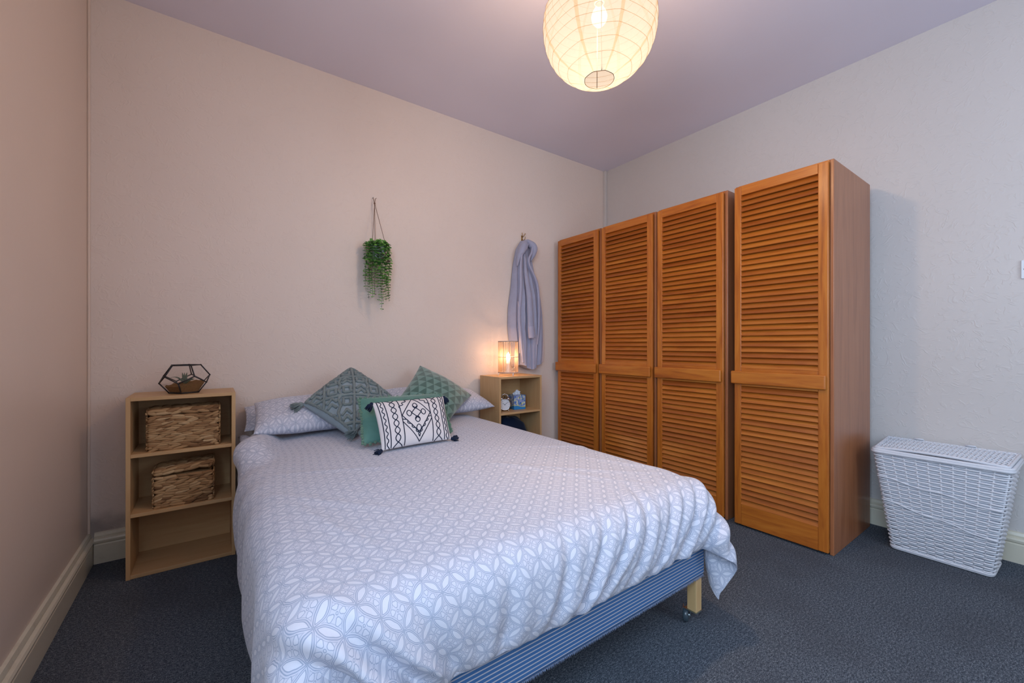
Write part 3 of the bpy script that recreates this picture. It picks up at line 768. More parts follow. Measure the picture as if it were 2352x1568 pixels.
for q in (-.93, .93):
    stroke(m, cT, [(q, -.93), (q, .93)], .0078, .002, 7, step=.03, wob=.25); stroke(m, cT, [(-.93, q), (.93, q)], .0078, .002, 7, step=.03, wob=.25)
part(m, 'tufting', M['tuft'], t)
for p, d in ((cT.c[3], (-.8, -.2, -.25)), (Vector((.580, 2.135, .612)), (-.75, -.6, -.05)), (Vector((.600, 2.12, .612)), (.5, -.8, -.05)), (cT.c[1], (.7, 0, -.3))):
    m = MB(); tassel(m, p, d, .052, .021, 46); part(m, 'tassel', M['tuft'], t)
# triangle velvet
cV = Cushion((1.151, 2.66, .908), (1.462, 2.50, .700), (1.150, 2.24, .590), (.890, 2.42, .700), .16, .04)
cushion_thing('cushion', 'green velvet cushion with a triangle pattern, behind the others at the right', cV, (1, 1), M['tri_velvet'])
# plain velvet with pompoms
cP = Cushion((.580, 2.085, .787), (1.030, 2.105, .780), (1.005, 1.915, .600), (.553, 1.925, .596), .08, .03)
t = cushion_thing('cushion', 'plain sea green velvet cushion with pompom trim, behind the white cushion', cP, (.5, .3), M['velvet'])
m = MB()
for e in range(4):
    for i in range(19):
        q = -1+2*(i+.5)/19; u, v = [(q, 1), (1, q), (q, -1), (-1, q)][e]
        p = cP.at(u, v, 1)+Vector((random.uniform(-.003,.003), -.004, random.uniform(-.003,.003))); m.ball(p, random.uniform(.0065, .0085), 8, 6)
part(m, 'pompom_trim', M['pompom'], t)
# white embroidered cushion
cW = Cushion((.607, 1.95, .778), (.982, 1.97, .779), (.948, 1.818, .590), (.602, 1.800, .588), .09, .035)
t = cushion_thing('cushion', 'white cushion with navy geometric embroidery and navy tassels, at the front', cW, (.4, .24), M['white_cotton'])
m = MB(); R_ = .0021; kw = dict(step=.025)
def SW(pts, sm=2):
    closed = pts[0] == pts[-1]
    for _ in range(sm):
        q = [] if closed else [pts[0]]
        for a, b in zip(pts, pts[1:]): q += [(a[0]*.75+b[0]*.25, a[1]*.75+b[1]*.25), (a[0]*.25+b[0]*.75, a[1]*.25+b[1]*.75)]
        q.append(q[0] if closed else pts[-1]); pts = q
    stroke(m, cW, pts, R_, .0006, 6, **kw)
def zig(x, a, n, y0=-1, y1=1, ph=1): return [(x+(a if (i+ph) % 2 else -a), y0+(y1-y0)*i/n) for i in range(n+1)]
for sx in (-1, 1):
    SW([(sx*.92, -.99), (sx*.92, .99)]); SW(zig(sx*.85, .04, 15)); SW([(sx*.77, -.99), (sx*.77, .99)])
    SW(zig(sx*.585, .125, 7, ph=0)); SW(zig(sx*.585, .125, 7, ph=1)); SW([(sx*.41, -.99), (sx*.41, .99)])
SW([(-.40, .14), (0, .97), (.40, .14), (0, -.66), (-.40, .14)], 0)
SW([(-.40, -.14), (0, -.96), (.40, -.14)], 0)
def edgezig(a, b, n, amp):
    a = Vector((*a, 0)); b = Vector((*b, 0)); d = b-a; nn_ = Vector((-d.y, d.x, 0)).normalized(); out = []
    for i in range(n*2+1):
        p = a+d*(i/(2*n)); out.append((p.x+(nn_.x*amp if i % 2 else 0), p.y+(nn_.y*amp if i % 2 else 0)))
    return out
SW(edgezig((-.40, -.02), (0, -.80), 4, .10), 1); SW(edgezig((.40, -.02), (0, -.80), 4, -.10), 1)
SW(edgezig((-.40, .45), (-.08, .98), 3, .11), 1); SW(edgezig((.40, .45), (.08, .98), 3, -.11), 1)
for (x, y) in ((-.20, .20), (.20, .20), (0, .52), (0, -.10), (0, -.46)):
    SW([(x-.085, y), (x, y+.17), (x+.085, y), (x, y-.17), (x-.085, y)])
SW([(-.135, .20), (.065, -.10)], 0); SW([(.135, .20), (-.065, -.10)], 0); SW([(-.135, .20), (.065, .52)], 0); SW([(.135, .20), (-.065, .52)], 0)
part(m, 'embroidery', M['navy'], t)
for p, d in ((cW.c[0], (-.5, -.1, -.6)), (cW.c[1], (.4, -.1, -.7)), (cW.c[2], (.95, -.1, .1)), (cW.c[3], (-.8, -.35, -.1))):
    m = MB(); tassel(m, p, d, .036, .012, 40); part(m, 'tassel', M['navy'], t)

# ------------------------------------------------------------------ things on the right bookcase
def cane_lamp():
    c = Vector((1.862, 2.625, .812)); t = thing('table_lamp', 'lit cylindrical cane table lamp on the right bookcase', 'lamp', tuple(c))
    R = .076; zb, zt = .024, .262
    m = MB(); n = 50
    for i in range(n):
        a = 2*PI*i/n+random.uniform(-.03, .03); j = random.uniform(-.05, .05)
        m.tube([c+Vector((R*math.cos(a), R*math.sin(a), zb)), c+Vector((R*math.cos(a+j), R*math.sin(a+j), zt))], random.uniform(.0014, .0023), 5)
    sh = part(m, 'lamp_shade', M['cane'], t)
    for z, r in ((zb, .0042), (zt, .0042), ((zb+zt)/2, .0020)):
        m = MB(); m.tube([c+Vector((R*math.cos(2*PI*i/40), R*math.sin(2*PI*i/40), z)) for i in range(40)], r, 7, closed=True)
        subpart(m, 'shade_ring', M['cane_ring'], sh, t)
    for a in (.4, 2.5, 4.6): part(MB().tube([c+Vector((R*math.cos(a), R*math.sin(a), .0)), c+Vector((R*math.cos(a), R*math.sin(a), zb))], .004, 8), 'foot', M['white_plastic'], t)
    m = MB(); m.lathe([(.001, .02),(.028, .02),(.028, .03),(.017, .04),(.017, .085),(.013, .115),(.001, .115)], 20, tuple(c)); m.box(tuple(c+Vector((-R, -.004, .018))), tuple(c+Vector((R, .004, .024))))
    part(m, 'lamp_holder', M['white_plastic'], t)
    m = MB(); m.lathe([(.001, .113),(.012, .116),(.017, .130),(.018, .142),(.014, .158),(.007, .172),(.001, .180)], 20, tuple(c)); part(m, 'bulb', M['bulb'], t)
    m = MB(); m.tube([c+Vector(p) for p in ((.02, .0, .03), (.045, -.02, .06), (.058, -.03, .03), (.06, .02, .015), (.05, .09, .01), (.04, .15, .004))], .002, 6)
    part(m, 'power_cord', M['white_plastic'], t)
    l = bpy.data.lights.new('table_lamp_light', 'POINT'); l.energy = 1.9; l.color = (1, .60, .33); l.shadow_soft_size = .018
    o = bpy.data.objects.new('table_lamp_light', l); COL.objects.link(o); o.location = c+Vector((0, 0, .150))
cane_lamp()

def alarm_clock():
    c = Vector((1.790, 2.570, .548)); t = thing('alarm_clock', 'silver twin bell alarm clock with white dial on the bookcase shelf', 'alarm clock', tuple(c))
    yaw = .60     # faces the room, turned a little
    Rz = Matrix.Rotation(-yaw+.1, 4, 'Z')
    def put(m): m.v = [tuple(c+Rz @ Vector(p)) for p in m.v]; return m
    cz = .052
    m = MB(); m.lathe([(.001, .022),(.030, .022),(.041, .012),(.043, 0),(.043, -.016),(.0395, -.019),(.0385, -.015)], 36, (0, 0, cz), axis='y'); body = part(put(m), 'case', M['chrome'], t)
    m = MB(); m.lathe([(.0001, -.0150),(.0388, -.0148)], 36, (0, 0, cz), axis='y'); dial = part(put(m), 'dial', M['dial'], t)
    m = MB()
    for i in range(12):
        a = i*PI/6; m.obox((.033*math.sin(a), -.0154, cz+.033*math.cos(a)), (.0008*math.cos(a), 0, -.0008*math.sin(a)), (0, .0003, 0), (.0028*math.sin(a), 0, .0028*math.cos(a)))
    subpart(put(m), 'hour_marks', M['black'], dial, t, smooth=False)
    for a, L in ((-.92, .020), (.88, .028)):
        m = MB(); m.tube([(-.005*math.sin(a), -.0165, cz-.005*math.cos(a)), (L*math.sin(a), -.0165, cz+L*math.cos(a))], .0010, 5); subpart(put(m), 'clock_hand', M['black'], dial, t)
    for sx in (-1, 1):
        m = MB(); m.lathe([(.001, .016),(.010, .014),(.0165, .006),(.018, 0),(.001, .0)], 20); Rm = Matrix.Rotation(sx*.55, 4, 'Y')
        m.v = [tuple(Vector((sx*.025, 0, cz+.040))+Rm @ Vector(p)) for p in m.v]; m.tube([(sx*.022, 0, cz+.036), (sx*.026, 0, cz+.043)], .003, 8)
        part(put(m), 'bell', M['chrome'], t)
        m = MB(); m.tube([(sx*.024, -.002, cz-.036), (sx*.032, -.006, .002)], [.0035, .0022], 8); m.ball((sx*.032, -.006, .0032), .0032, 8, 6); part(put(m), 'foot', M['chrome'], t)
    m = MB(); m.tube([(.026*math.cos(a), 0, cz+.052+.026*math.sin(a)) for a in [i*PI/12 for i in range(13)]], .0022, 8); part(put(m), 'handle', M['chrome'], t)
    m = MB(); m.tube([(0, 0, cz+.04), (0, 0, cz+.056)], .0016, 6); m.ball((0, 0, cz+.057), .005, 10, 7); part(put(m), 'hammer', M['black_metal'], t)
alarm_clock()

def tissue_box():
    c = Vector((1.945, 2.625, .548)); t = thing('tissue_box', 'blue leaf patterned cube tissue box beside the alarm clock', 'tissue box', tuple(c))
    k = NT('blue printed card', (.2,.4,.7), .45, .4); v = k.co('Object'); x, y, z = k.sep(v)
    nd = k.n('ShaderNodeTexVoronoi'); k.put(nd.inputs['Vector'], k.mapping(v, (1, 1, .62), (0, .5, .3))); nd.inputs['Scale'].default_value = 78; nd.inputs['Randomness'].default_value = .75
    leaf = k.M('SUBTRACT', 1, k.smooth(nd.outputs['Distance'], .42, .50)); hue = k.sep(nd.outputs['Color'])[0]
    lc = k.ramp(hue, [(0, (.03,.16,.45)), (.34, (.62,.66,.36)), (.60, (.28,.33,.10)), (.8, (.70,.70,.50))], 'CONSTANT')
    c0 = k.mix(leaf, (.24,.30,.55), lc)
    wv = k.M('ADD', .024, k.M('MULTIPLY', k.M('SINE', k.M('MULTIPLY', k.M('ADD', x, y), 55)), .006))
    c1 = k.mix(k.M('LESS_THAN', z, k.M('ADD', wv, .004)), c0, (.62,.62,.12)); c1 = k.mix(k.M('LESS_THAN', z, wv), c1, (.02,.20,.48)); k.color(c1)
    a = -.15; h = .050; m = MB()
    def q(x_, y_, z_): return c+Vector((x_*math.cos(a)-y_*math.sin(a), x_*math.sin(a)+y_*math.cos(a), z_))
    m.obox(c+Vector((0, 0, .0555)), Vector((math.cos(a), math.sin(a), 0))*h, Vector((-math.sin(a), math.cos(a), 0))*h, (0, 0, .055))
    part(m, 'carton', k.m, t, smooth=False, bevel=.0015)
    m = MB()
    m.grid(lambda u, v: q((u-.5)*.07*(1-.35*v)+.004*math.sin(v*9), .010*math.sin(u*14+v*3)*(1-.3*v), .108+.040*v*(1-.35*abs(u-.5)*2)), 24, 10)
    o = part(m, 'tissue', M['tissue'], t); o.modifiers.new('solid', 'SOLIDIFY').thickness = .0012
tissue_box()

# dark folded cloth in the lower compartment
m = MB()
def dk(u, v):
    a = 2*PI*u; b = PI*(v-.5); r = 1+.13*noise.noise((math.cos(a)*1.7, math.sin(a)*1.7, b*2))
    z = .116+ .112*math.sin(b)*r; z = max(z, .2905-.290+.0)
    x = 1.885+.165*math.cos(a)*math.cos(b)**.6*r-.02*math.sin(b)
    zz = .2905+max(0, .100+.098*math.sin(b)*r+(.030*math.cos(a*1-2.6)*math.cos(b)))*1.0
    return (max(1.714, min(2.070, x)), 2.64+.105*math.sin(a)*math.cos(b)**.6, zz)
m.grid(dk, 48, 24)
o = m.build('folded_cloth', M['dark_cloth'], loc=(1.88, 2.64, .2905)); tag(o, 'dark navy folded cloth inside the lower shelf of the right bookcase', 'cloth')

# ------------------------------------------------------------------ hook and dressing gown
t = thing('wall_hook', 'small brass hook on the back wall above the dressing gown', 'hook', (2.125, YB, 1.95))
part(MB().box((2.117, YB-.004, 1.925), (2.133, YB, 1.97)), 'back_plate', M['brass'], t, smooth=False, bevel=.002)
m = MB(); m.tube([(2.125, YB-.004, 1.935), (2.125, YB-.03, 1.925), (2.125, YB-.045, 1.935), (2.125, YB-.047, 1.95)], .003, 8)
for sx in (-1, 1): m.tube([(2.125, YB-.006, 1.955), (2.125+sx*.010, YB-.020, 1.968), (2.125+sx*.016, YB-.026, 1.982)], .003, 8); m.ball((2.125+sx*.016, YB-.026, 1.982), .0045, 8, 6)
part(m, 'prongs', M['brass'], t)

def interp(tab, z):
    for (a, za), (b, zb) in zip(tab, tab[1:]):
        if za >= z >= zb: return a+(b-a)*(za-z)/(za-zb+1e-9)
    return tab[0][0] if z > tab[0][1] else tab[-1][0]
RL = [(2.105, 1.921), (2.075, 1.875), (2.052, 1.84), (2.035, 1.764), (2.018, 1.684), (2.0, 1.515), (1.973, 1.347), (1.968, 1.191), (1.985, 1.05), (2.0, .90), (2.01, .84)]
RR = [(2.140, 1.921), (2.180, 1.895), (2.190, 1.86), (2.195, 1.80), (2.237, 1.627), (2.289, 1.445), (2.312, 1.305), (2.315, 1.129), (2.305, .977), (2.297, .90), (2.295, .84)]
def robe():
    t = thing('dressing_gown', 'lavender grey hooded dressing gown hanging on the wall behind the lamp', 'dressing gown', (2.14, 2.76, 1.93))
    yb = YB-.010
    def hem(u): return .862+.018*math.sin(u*9)+.015*abs(u-.5)
    def front(u, z):
        f = (1.921-z)/1.06; x0, x1 = interp(RL, z), interp(RR, z)
        x = x0+(x1-x0)*u
        env = (1-(2*u-1)**4)**.5
        dep = .034+.050*min(1, f*2.2)
        pl = 0
        for fr, ph, am in ((3.2, .4, .014), (5.3, 1.9, .010), (8.7, .7, .006)):
            pl += am*min(1, f*1.6)*(1-abs(math.sin((u+.03*math.sin(z*5))*fr*PI/1.0+ph+.5*math.sin(z*3.0)))*1.6)
        pl += .004*noise.noise((u*12, z*9, 1))
        return Vector((x, yb-.004-env*(dep+pl), z))
    m = MB(); n = 90; r = 70
    def fr_(u, v):
        z = 1.918+(hem(u)-1.918)*v; return front(u, z)
    m.grid(fr_, n, r, flip=True)
    m.grid(lambda u, v: Vector((fr_(u, v).x, yb, fr_(u, v).z)), n, r)
    m.grid(lambda u, v: fr_(u, 1)*(1-v)+Vector((fr_(u, 1).x, yb, fr_(u, 1).z))*v, n, 2, flip=True)
    m.grid(lambda u, v: fr_(u, 0)*(1-v)+Vector((fr_(u, 0).x, yb, fr_(u, 0).z))*v, n, 2)
    part(m, 'body', M['robe'], t)
    def strap(pts, w_, th, name, mat, parts=True):
        P_ = [Vector(p) for p in pts]; out = []
        for i in range(len(P_)-1):
            p0 = P_[max(0, i-1)]; p1, p2 = P_[i], P_[i+1]; p3 = P_[min(len(P_)-1, i+2)]
            for q in range(8):
                s_ = q/8; out.append(.5*((2*p1)+(-p0+p2)*s_+(2*p0-5*p1+4*p2-p3)*s_*s_+(-p0+3*p1-3*p2+p3)*s_**3))
        out.append(P_[-1]); vs = []; fs = []; nn = 14; k_ = len(out); wm = max(w_) if isinstance(w_, list) else w_
        for i, p in enumerate(out):
            ww = w_[min(len(w_)-1, int(i/8))] if isinstance(w_, list) else w_
            if isinstance(w_, list):
                a_ = i/8; i0 = min(int(a_), len(w_)-1); i1 = min(i0+1, len(w_)-1); ww = w_[i0]*(1-(a_-int(a_)))+w_[i1]*(a_-int(a_))
            dd = (out[min(i+1, k_-1)]-out[max(0, i-1)]).normalized(); sd = Vector((dd.z, 0, -dd.x))
            sd = sd.normalized() if sd.length > 1e-6 else Vector((1, 0, 0))
            for j in range(nn):
                an = 2*PI*j/nn; vs.append(p+sd*math.cos(an)*ww+Vector((0, 1, 0))*math.sin(an)*th*min(1, .15+ww/wm))
        for i in range(k_-1):
            for j in range(nn): fs.append((i*nn+j, i*nn+(j+1) % nn, (i+1)*nn+(j+1) % nn, (i+1)*nn+j))
        fs.append(tuple(range(nn-1, -1, -1))); fs.append(tuple((k_-1)*nn+j for j in range(nn)))
        return part(MB().add(vs, fs), name, mat, t)
    # hood folded over the hook: two rolls meeting at the top
    strap([(2.118, 2.735, 1.915), (2.085, 2.715, 1.860), (2.052, 2.705, 1.812), (2.030, 2.712, 1.765), (2.022, 2.725, 1.69)], [.010, .032, .028, .018, .002], .034, 'hood', M['robe'])
    strap([(2.125, 2.735, 1.918), (2.165, 2.712, 1.880), (2.178, 2.700, 1.845), (2.165, 2.700, 1.790), (2.150, 2.712, 1.745)], [.012, .032, .028, .020, .003], .034, 'hood', M['robe'])
    # lapels
    strap([(2.120, 2.700, 1.885), (2.090, 2.690, 1.835), (2.046, 2.688, 1.790), (2.034, 2.690, 1.69), (2.030, 2.684, 1.50), (2.010, 2.680, 1.28), (2.030, 2.676, 1.05), (2.045, 2.675, .90)], [.002, .008, .009, .010, .012, .012, .013, .010], .008, 'collar_band', M['robe_trim'])
    strap([(2.150, 2.690, 1.870), (2.140, 2.682, 1.812), (2.110, 2.680, 1.752), (2.115, 2.680, 1.700), (2.152, 2.680, 1.640), (2.195, 2.678, 1.55), (2.210, 2.674, 1.40), (2.208, 2.672, 1.22), (2.19, 2.67, 1.05)], [.002, .009, .009, .009, .010, .012, .012, .012, .003], .008, 'collar_band', M['robe_trim'])
    # sleeve hanging down the middle with its cuff
    strap([(2.072, 2.690, 1.79), (2.078, 2.680, 1.62), (2.100, 2.668, 1.46), (2.108, 2.662, 1.30), (2.112, 2.660, 1.17)], [.003, .017, .024, .028, .027], .018, 'sleeve', M['robe'])
    strap([(2.112, 2.660, 1.20), (2.116, 2.658, 1.16), (2.121, 2.657, 1.105)], [.029, .031, .032], .021, 'cuff', M['robe_trim'])
    # piping along the side seams
    strap([(2.012, 2.700, 1.40), (2.016, 2.690, 1.25), (2.018, 2.686, 1.10), (2.022, 2.690, .98)], .0028, .003, 'piping', M['robe_pipe'])
    strap([(2.285, 2.735, 1.34), (2.300, 2.735, 1.18), (2.306, 2.735, 1.02), (2.300, 2.735, .90)], .0028, .003, 'piping', M['robe_pipe'])
robe()

# ------------------------------------------------------------------ hanging plant
def plant():
    c = Vector((.878, 2.705, 1.60)); t = thing('hanging_plant', 'trailing green artificial plant in a small pot hung on jute twine', 'plant', (c.x, c.y, 1.60))
    m = MB(); m.lathe([(.001, 0),(.036, 0),(.042, .02),(.050, .085),(.053, .09),(.050, .093),(.046, .085),(.044, .07),(.001, .068)], 28, tuple(c)); part(m, 'pot', M['pot'], t)
    top = Vector((.876, 2.765, 1.985)); m = MB()
    for a in (-2.6, -.5, 1.6): m.tube([top, c+Vector((.052*math.cos(a), .052*math.sin(a), .09))], .0016, 6)
    m.ball(top, .006, 8, 6, (1, 1, 1.4)); m.tube([top, top+Vector((-.006, .01, .035)), top+Vector((-.004, .018, .044))], .0018, 6); m.tube([top, top+Vector((.008, .01, .034)), top+Vector((.015, .008, .040))], .0018, 6)
    part(m, 'hanging_cord', M['twine'], t)
    m = MB(); m.tube([(.872, YB-.022, 2.028), (.872, YB, 2.026)], .0016, 6); part(m, 'nail', M['steel'], t)
    lf = MB(); st = MB(); rnd = random.Random(5)
    def leaf(p, d, up, L):
        d = d.normalized(); s_ = d.cross(up)
        s_ = s_.normalized() if s_.length > 1e-4 else Vector((1, 0, 0)); nn = s_.cross(d)
        w_ = L*.42; pr = [(0, 0), (.25, .75), (.55, 1.0), (.85, .65), (1.0, 0)]
        vs = [p+d*(f*L)-nn*(L*.12*math.sin(PI*f)*0) for f, _ in pr]
        L_ = [p+d*(f*L)+s_*(w_*q)+nn*(.12*L*q) for f, q in pr[1:-1]]; R2 = [p+d*(f*L)-s_*(w_*q)+nn*(.12*L*q) for f, q in pr[1:-1]]
        lf.add(vs+L_+R2, [(0,1,5),(1,2,6,5),(2,3,7,6),(3,4,7),(0,8,1),(1,8,9,2),(2,9,10,3),(3,10,4)])
    strands = []
    for i in range(17):
        a = 2*PI*i/17+rnd.uniform(-.1, .1); strands.append((a, rnd.uniform(.22, .38)))
    strands += [(-1.5, .44), (-1.75, .38), (-1.1, .34), (-2.3, .36), (-.6, .35), (-2.7, .33), (-.9, .28), (-1.9, .30)]
    for a, L in strands:
        r0 = rnd.uniform(.030, .045); pts = []; ro = rnd.uniform(.062, .078); ns = 16
        for s_ in range(ns+1):
            f = s_/ns
            if f < .2: q = f/.2; rr = r0+(ro-r0)*q; z = .080+.030*math.sin(q*PI*.6)
            else: q = (f-.2)/.8; rr = ro+.004*math.sin(q*7+a); z = .108-L*q
            p = c+Vector((rr*math.cos(a), rr*math.sin(a)*.9, z))+Vector((rnd.uniform(-.002,.002), rnd.uniform(-.002,.002), 0))
            p.y = min(p.y, YB-.012); pts.append(p)
        st.tube(pts, .0009, 4)
        acc = .0; sp = .0175
        for A_, B_ in zip(pts, pts[1:]):
            dd = (B_-A_); ln = dd.length; dd.normalize(); x = acc
            while x < ln:
                p = A_+dd*x; ph = rnd.uniform(0, 2*PI); o1 = dd.orthogonal().normalized(); o2 = dd.cross(o1); s1 = o1*math.cos(ph)+o2*math.sin(ph)
                fr = max(0, min(1, (p.z-(c.z+.108-L))/L)); LL = (.012+.011*min(1, fr*1.5))*rnd.uniform(.8, 1.2)
                for sg in (1, -1):
                    d_ = s1*sg+Vector((0, 0, rnd.uniform(-.35, .25))); q_ = p+d_.normalized()*LL
                    if q_.y < YB-.006: leaf(p, d_, Vector((rnd.uniform(-.3,.3), -.6, .8)), LL)
                x += sp
            acc = x-ln
    for i in range(70):
        a = rnd.uniform(0, 2*PI); r = rnd.uniform(0, .05); p = c+Vector((r*math.cos(a), r*math.sin(a), .088+rnd.uniform(0, .03)))
        leaf(p, Vector((math.cos(a), math.sin(a), rnd.uniform(.0, 1.2))), Vector((0, -.5, .8)), rnd.uniform(.016, .024))
    part(st, 'stems', M['stem'], t); part(lf, 'foliage', M['leaf'], t, smooth=False)
plant()

# ------------------------------------------------------------------ paper lantern
def lantern():
    c = Vector((1.212, 1.102, 2.272)); R = .219; t = thing('paper_lantern', 'round ribbed rice paper lantern hanging lit from the ceiling', 'lantern', tuple(c))
    nr = 14; rings = []
    zlo, zhi = -.201, .201
    for i in range(nr+1):
        z = zlo+(zhi-zlo)*i/nr; rings.append((math.sqrt(max(0, 1-(z/.208)**2))*R, z))
    prof = []
    for i, (r, z) in enumerate(rings[:-1]):
        r2, z2 = rings[i+1]
        for q in range(3):
            f = q/3; prof.append((r+(r2-r)*f-.0028*math.sin(PI*f), z+(z2-z)*f))
    prof.append(rings[-1])
    NS = 8; A0 = .32
    m = MB(); n = 96
    def Pt(u, v):
        k_ = v*(len(prof)-1); i = min(int(k_), len(prof)-2); f = k_-i; r = prof[i][0]*(1-f)+prof[i+1][0]*f; z = prof[i][1]*(1-f)+prof[i+1][1]*f
        a = 2*PI*u+A0; fa = (u*NS) % 1; r *= 1-.018*math.sin(PI*fa)
        z += .012*math.sin(PI*fa)*(r/R)*-.35
        return c+Vector((r*math.cos(a), r*math.sin(a), z))
    b = len(m.v); nv = len(prof)-1
    m.grid(Pt, n, nv)
    for j in range(nv):
        for i in range(n):
            if i % (n//NS) == 0: m.mi[j*n+i] = 1
    sh = part(m, 'lamp_shade', [M['paper'], M['paper_seam']], t)
    m = MB()
    for i, (r, z) in enumerate(rings[1:-1]):
        k_ = (i+1)*3/nv
        m.tube([c+(Pt(j/96, k_)-c)*1.0 for j in range(96)], .00075, 4, closed=True)
    subpart(m, 'rib', M['rib'], sh, t)
    for k_ in (0, 1):
        m = MB(); m.tube([Pt(j/96, k_) for j in range(96)], .0011, 6, closed=True); subpart(m, 'shade_ring', M['wire'], sh, t)
    m = MB(); rb = rings[0][0]; rt = rings[-1][0]
    for a in (.9, .9+PI): m.tube([c+Vector((rb*math.cos(a), rb*math.sin(a), zlo)), c+Vector((.05*math.cos(a), .05*math.sin(a), 0)), c+Vector((rt*math.cos(a), rt*math.sin(a), zhi))], .0014, 6)
    m.tube([c+Vector((-rt*math.cos(.9), -rt*math.sin(.9), zhi)), c+Vector((rt*math.cos(.9), rt*math.sin(.9), zhi))], .0014, 6)
    part(m, 'wire_spreader', M['wire'], t)
    bz = .035
    m = MB(); m.lathe([(.001, bz-.03),(.016, bz-.026),(.028, bz-.010),(.031, bz+.006),(.026, bz+.024),(.014, bz+.045),(.013, bz+.055)], 24, tuple(c)); part(m, 'bulb', M['bulb_big'], t)
    m = MB(); m.lathe([(.015, bz+.056),(.020, bz+.058),(.020, bz+.10),(.008, bz+.115),(.001, bz+.115)], 20, tuple(c)); part(m, 'lamp_holder', M['socket'], t)
    m = MB(); m.tube([c+Vector((0, 0, bz+.11)), (c.x, c.y, H-.02)], .003, 8); part(m, 'flex', M['white_plastic'], t)
    m = MB(); m.lathe([(.001, H-.034),(.03, H-.032),(.045, H-.018),(.048, H)], 28, (c.x, c.y, 0)); part(m, 'ceiling_rose', M['white_plastic'], t)
    l = bpy.data.lights.new('lantern_light', 'POINT'); l.energy = 52; l.color = (1, .64, .36); l.shadow_soft_size = .04
    o = bpy.data.objects.new('lantern_light', l); COL.objects.link(o); o.location = c+Vector((0, 0, -.03))
lantern()

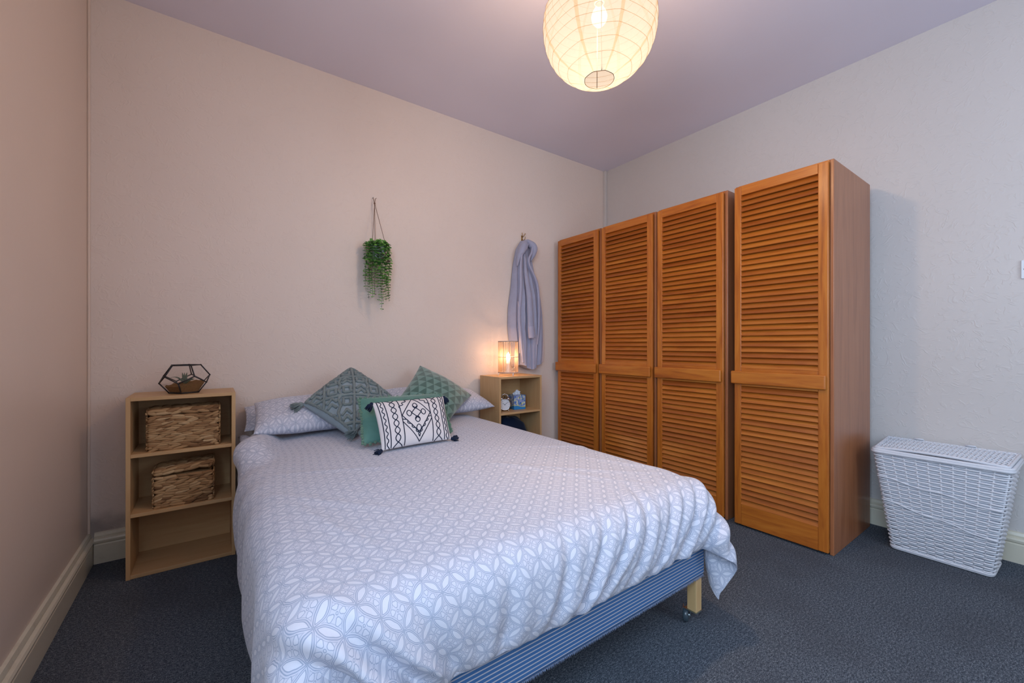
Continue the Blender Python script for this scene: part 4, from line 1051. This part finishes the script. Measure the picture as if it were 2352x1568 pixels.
# ------------------------------------------------------------------ white wicker hamper
def hamper():
    # four corners at floor and rim, world space: front = towards the room (-x)
    bot = [Vector(p) for p in ((2.845, .250, .004), (2.845, .592, .004), (3.05, .600, .004), (3.05, .245, .004))]
    top = [Vector(p) for p in ((2.800, .190, .500), (2.800, .655, .500), (3.118, .662, .500), (3.118, .185, .500))]
    t = thing('laundry_hamper', 'white painted wicker laundry hamper with lid beside the wardrobe', 'laundry hamper', (2.95, .42, 0))
    rc = .022
    def loop(f, n=148):
        cs = [bot[i]*(1-f)+top[i]*f for i in range(4)]; pts = []
        ctr = sum(cs, Vector())/4
        # rounded rectangle
        seq = []
        for i in range(4):
            a, b, d = cs[i-1], cs[i], cs[(i+1) % 4]; e1 = (a-b).normalized(); e2 = (d-b).normalized()
            for q in range(5):
                s_ = q/4; p0 = b+e1*rc*(1-s_)**2+e2*rc*s_**2; seq.append(p0)
        L = [0]
        for i in range(len(seq)): L.append(L[-1]+(seq[(i+1) % len(seq)]-seq[i]).length)
        tot = L[-1]; j = 0
        for i in range(n):
            s_ = tot*i/n
            while L[j+1] < s_: j += 1
            g = (s_-L[j])/(L[j+1]-L[j]+1e-9); p = seq[j]*(1-g)+seq[(j+1) % len(seq)]*g; pts.append(p)
        out = []
        for i in range(n):
            tg = (pts[(i+1) % n]-pts[i-1]).normalized(); nr_ = Vector((tg.y, -tg.x, 0)).normalized()
            if nr_.dot(pts[i]-ctr) < 0: nr_ = -nr_
            out.append((pts[i], nr_))
        return out
    n = 252; nst = 36; rows = 50; m = MB(); rnd = random.Random(3)
    for r in range(rows):
        f = (r+.7)/rows; lp = loop(f, n); ph = (r % 2)*PI; pts = []; jz = rnd.uniform(-.0008, .0008)
        for i, (p, nr_) in enumerate(lp):
            w_ = math.cos(PI*i/n*nst+ph); w_ = math.copysign(abs(w_)**.6, w_)
            pts.append(p+nr_*(.0034*w_)+Vector((0, 0, jz+.0006*math.sin(i*.21+r*1.7))))
        m.tube(pts, .0044, 6, closed=True)
    body = part(m, 'woven_sides', M['wicker'], t)
    m = MB(); l0 = loop(.0, n); l1 = loop(1.0, n)
    for k_ in range(nst):
        i = int((k_+.5)*n/nst) % n
        m.tube([l0[i][0], l1[i][0]], .0034, 6)
    subpart(m, 'stakes', M['wicker'], body, t)
    m = MB()
    for fz, rr, off in ((0.0, .0065, .001), (.012, .0060, .003), (.995, .0085, .005), (1.012, .0085, .002)):
        m.tube([p+nr_*off+Vector((0, 0, .004 if fz < .5 else 0)) for p, nr_ in loop(fz, n)], rr, 7, closed=True)
    for f0, f1 in ((.62, .74), (.34, .50)):   # loosened diagonal strands across the front
        pts = []
        for i in range(40):
            s_ = i/39; f = f1+(f0-f1)*s_; a = bot[0]*(1-f)+top[0]*f; b = bot[1]*(1-f)+top[1]*f
            pts.append(b*(1-s_)+a*s_+Vector((-.0075-.002*math.sin(i*.9), 0, .004*math.sin(i*.35))))
        m.tube(pts, .0034, 6)
    part(m, 'braided_rim', M['wicker'], t)
    # inner liner so the weave is not see-through
    m = MB(); A = [p for p, _ in loop(.0, 60)]; B = [p for p, _ in loop(1.0, 60)]; A = [L3(p, sum(A, Vector())/60, .02)+Vector((0,0,.006)) for p in A]; B = [L3(p, sum(B, Vector())/60, .015) for p in B]
    m.add(A+B, [(i, (i+1) % 60, 60+(i+1) % 60, 60+i) for i in range(60)]+[tuple(range(59, -1, -1))]); part(m, 'inner_wall', M['wicker_lining'], t)
    # lid: woven panel, slightly bowed, hinged at the back
    m = MB(); T0, T1, T2, T3 = [p+Vector((0, 0, .016)) for p in top]
    T0 = T0+Vector((.004, .008, 0)); T1 = T1+Vector((.004, -.008, 0))
    def lid(u, v, w_=0): # u along y, v front to back
        p = (T0*(1-u)+T1*u)*(1-v)+(T3*(1-u)+T2*u)*v
        return p+Vector((0, 0, .010*v+.010*math.sin(PI*u)*(1-v)*.8+w_))
    for i in range(30):
        u = (i+.5)/30; ph = (i % 2)*PI
        m.tube([lid(u, j/48, .0028*math.cos(PI*j/48*12+ph)) for j in range(49)], .0040, 6)
    for j in range(19):
        v = j/18
        m.tube([lid(i/120, v, .0026*math.cos(PI*i/120*30+(j % 2)*PI)) for i in range(121)], .0036, 5)
    ring = [lid(i/30, 0) for i in range(31)]+[lid(1, i/12) for i in range(1, 13)]+[lid(1-i/30, 1) for i in range(1, 31)]+[lid(0, 1-i/12) for i in range(1, 12)]
    m.tube(ring, .0065, 7, closed=True)
    lidp = part(m, 'lid', M['wicker'], t)
    for u in (.32, .72):
        m = MB(); m.tube([lid(u-.02, 1, .012)+Vector((.006,0,-.01)), lid(u-.02, .97, .012), lid(u+.05, .97, .012), lid(u+.05, 1, .012)+Vector((.006,0,-.01))], .0045, 7); subpart(m, 'hinge_loop', M['wicker'], lidp, t)
hamper()
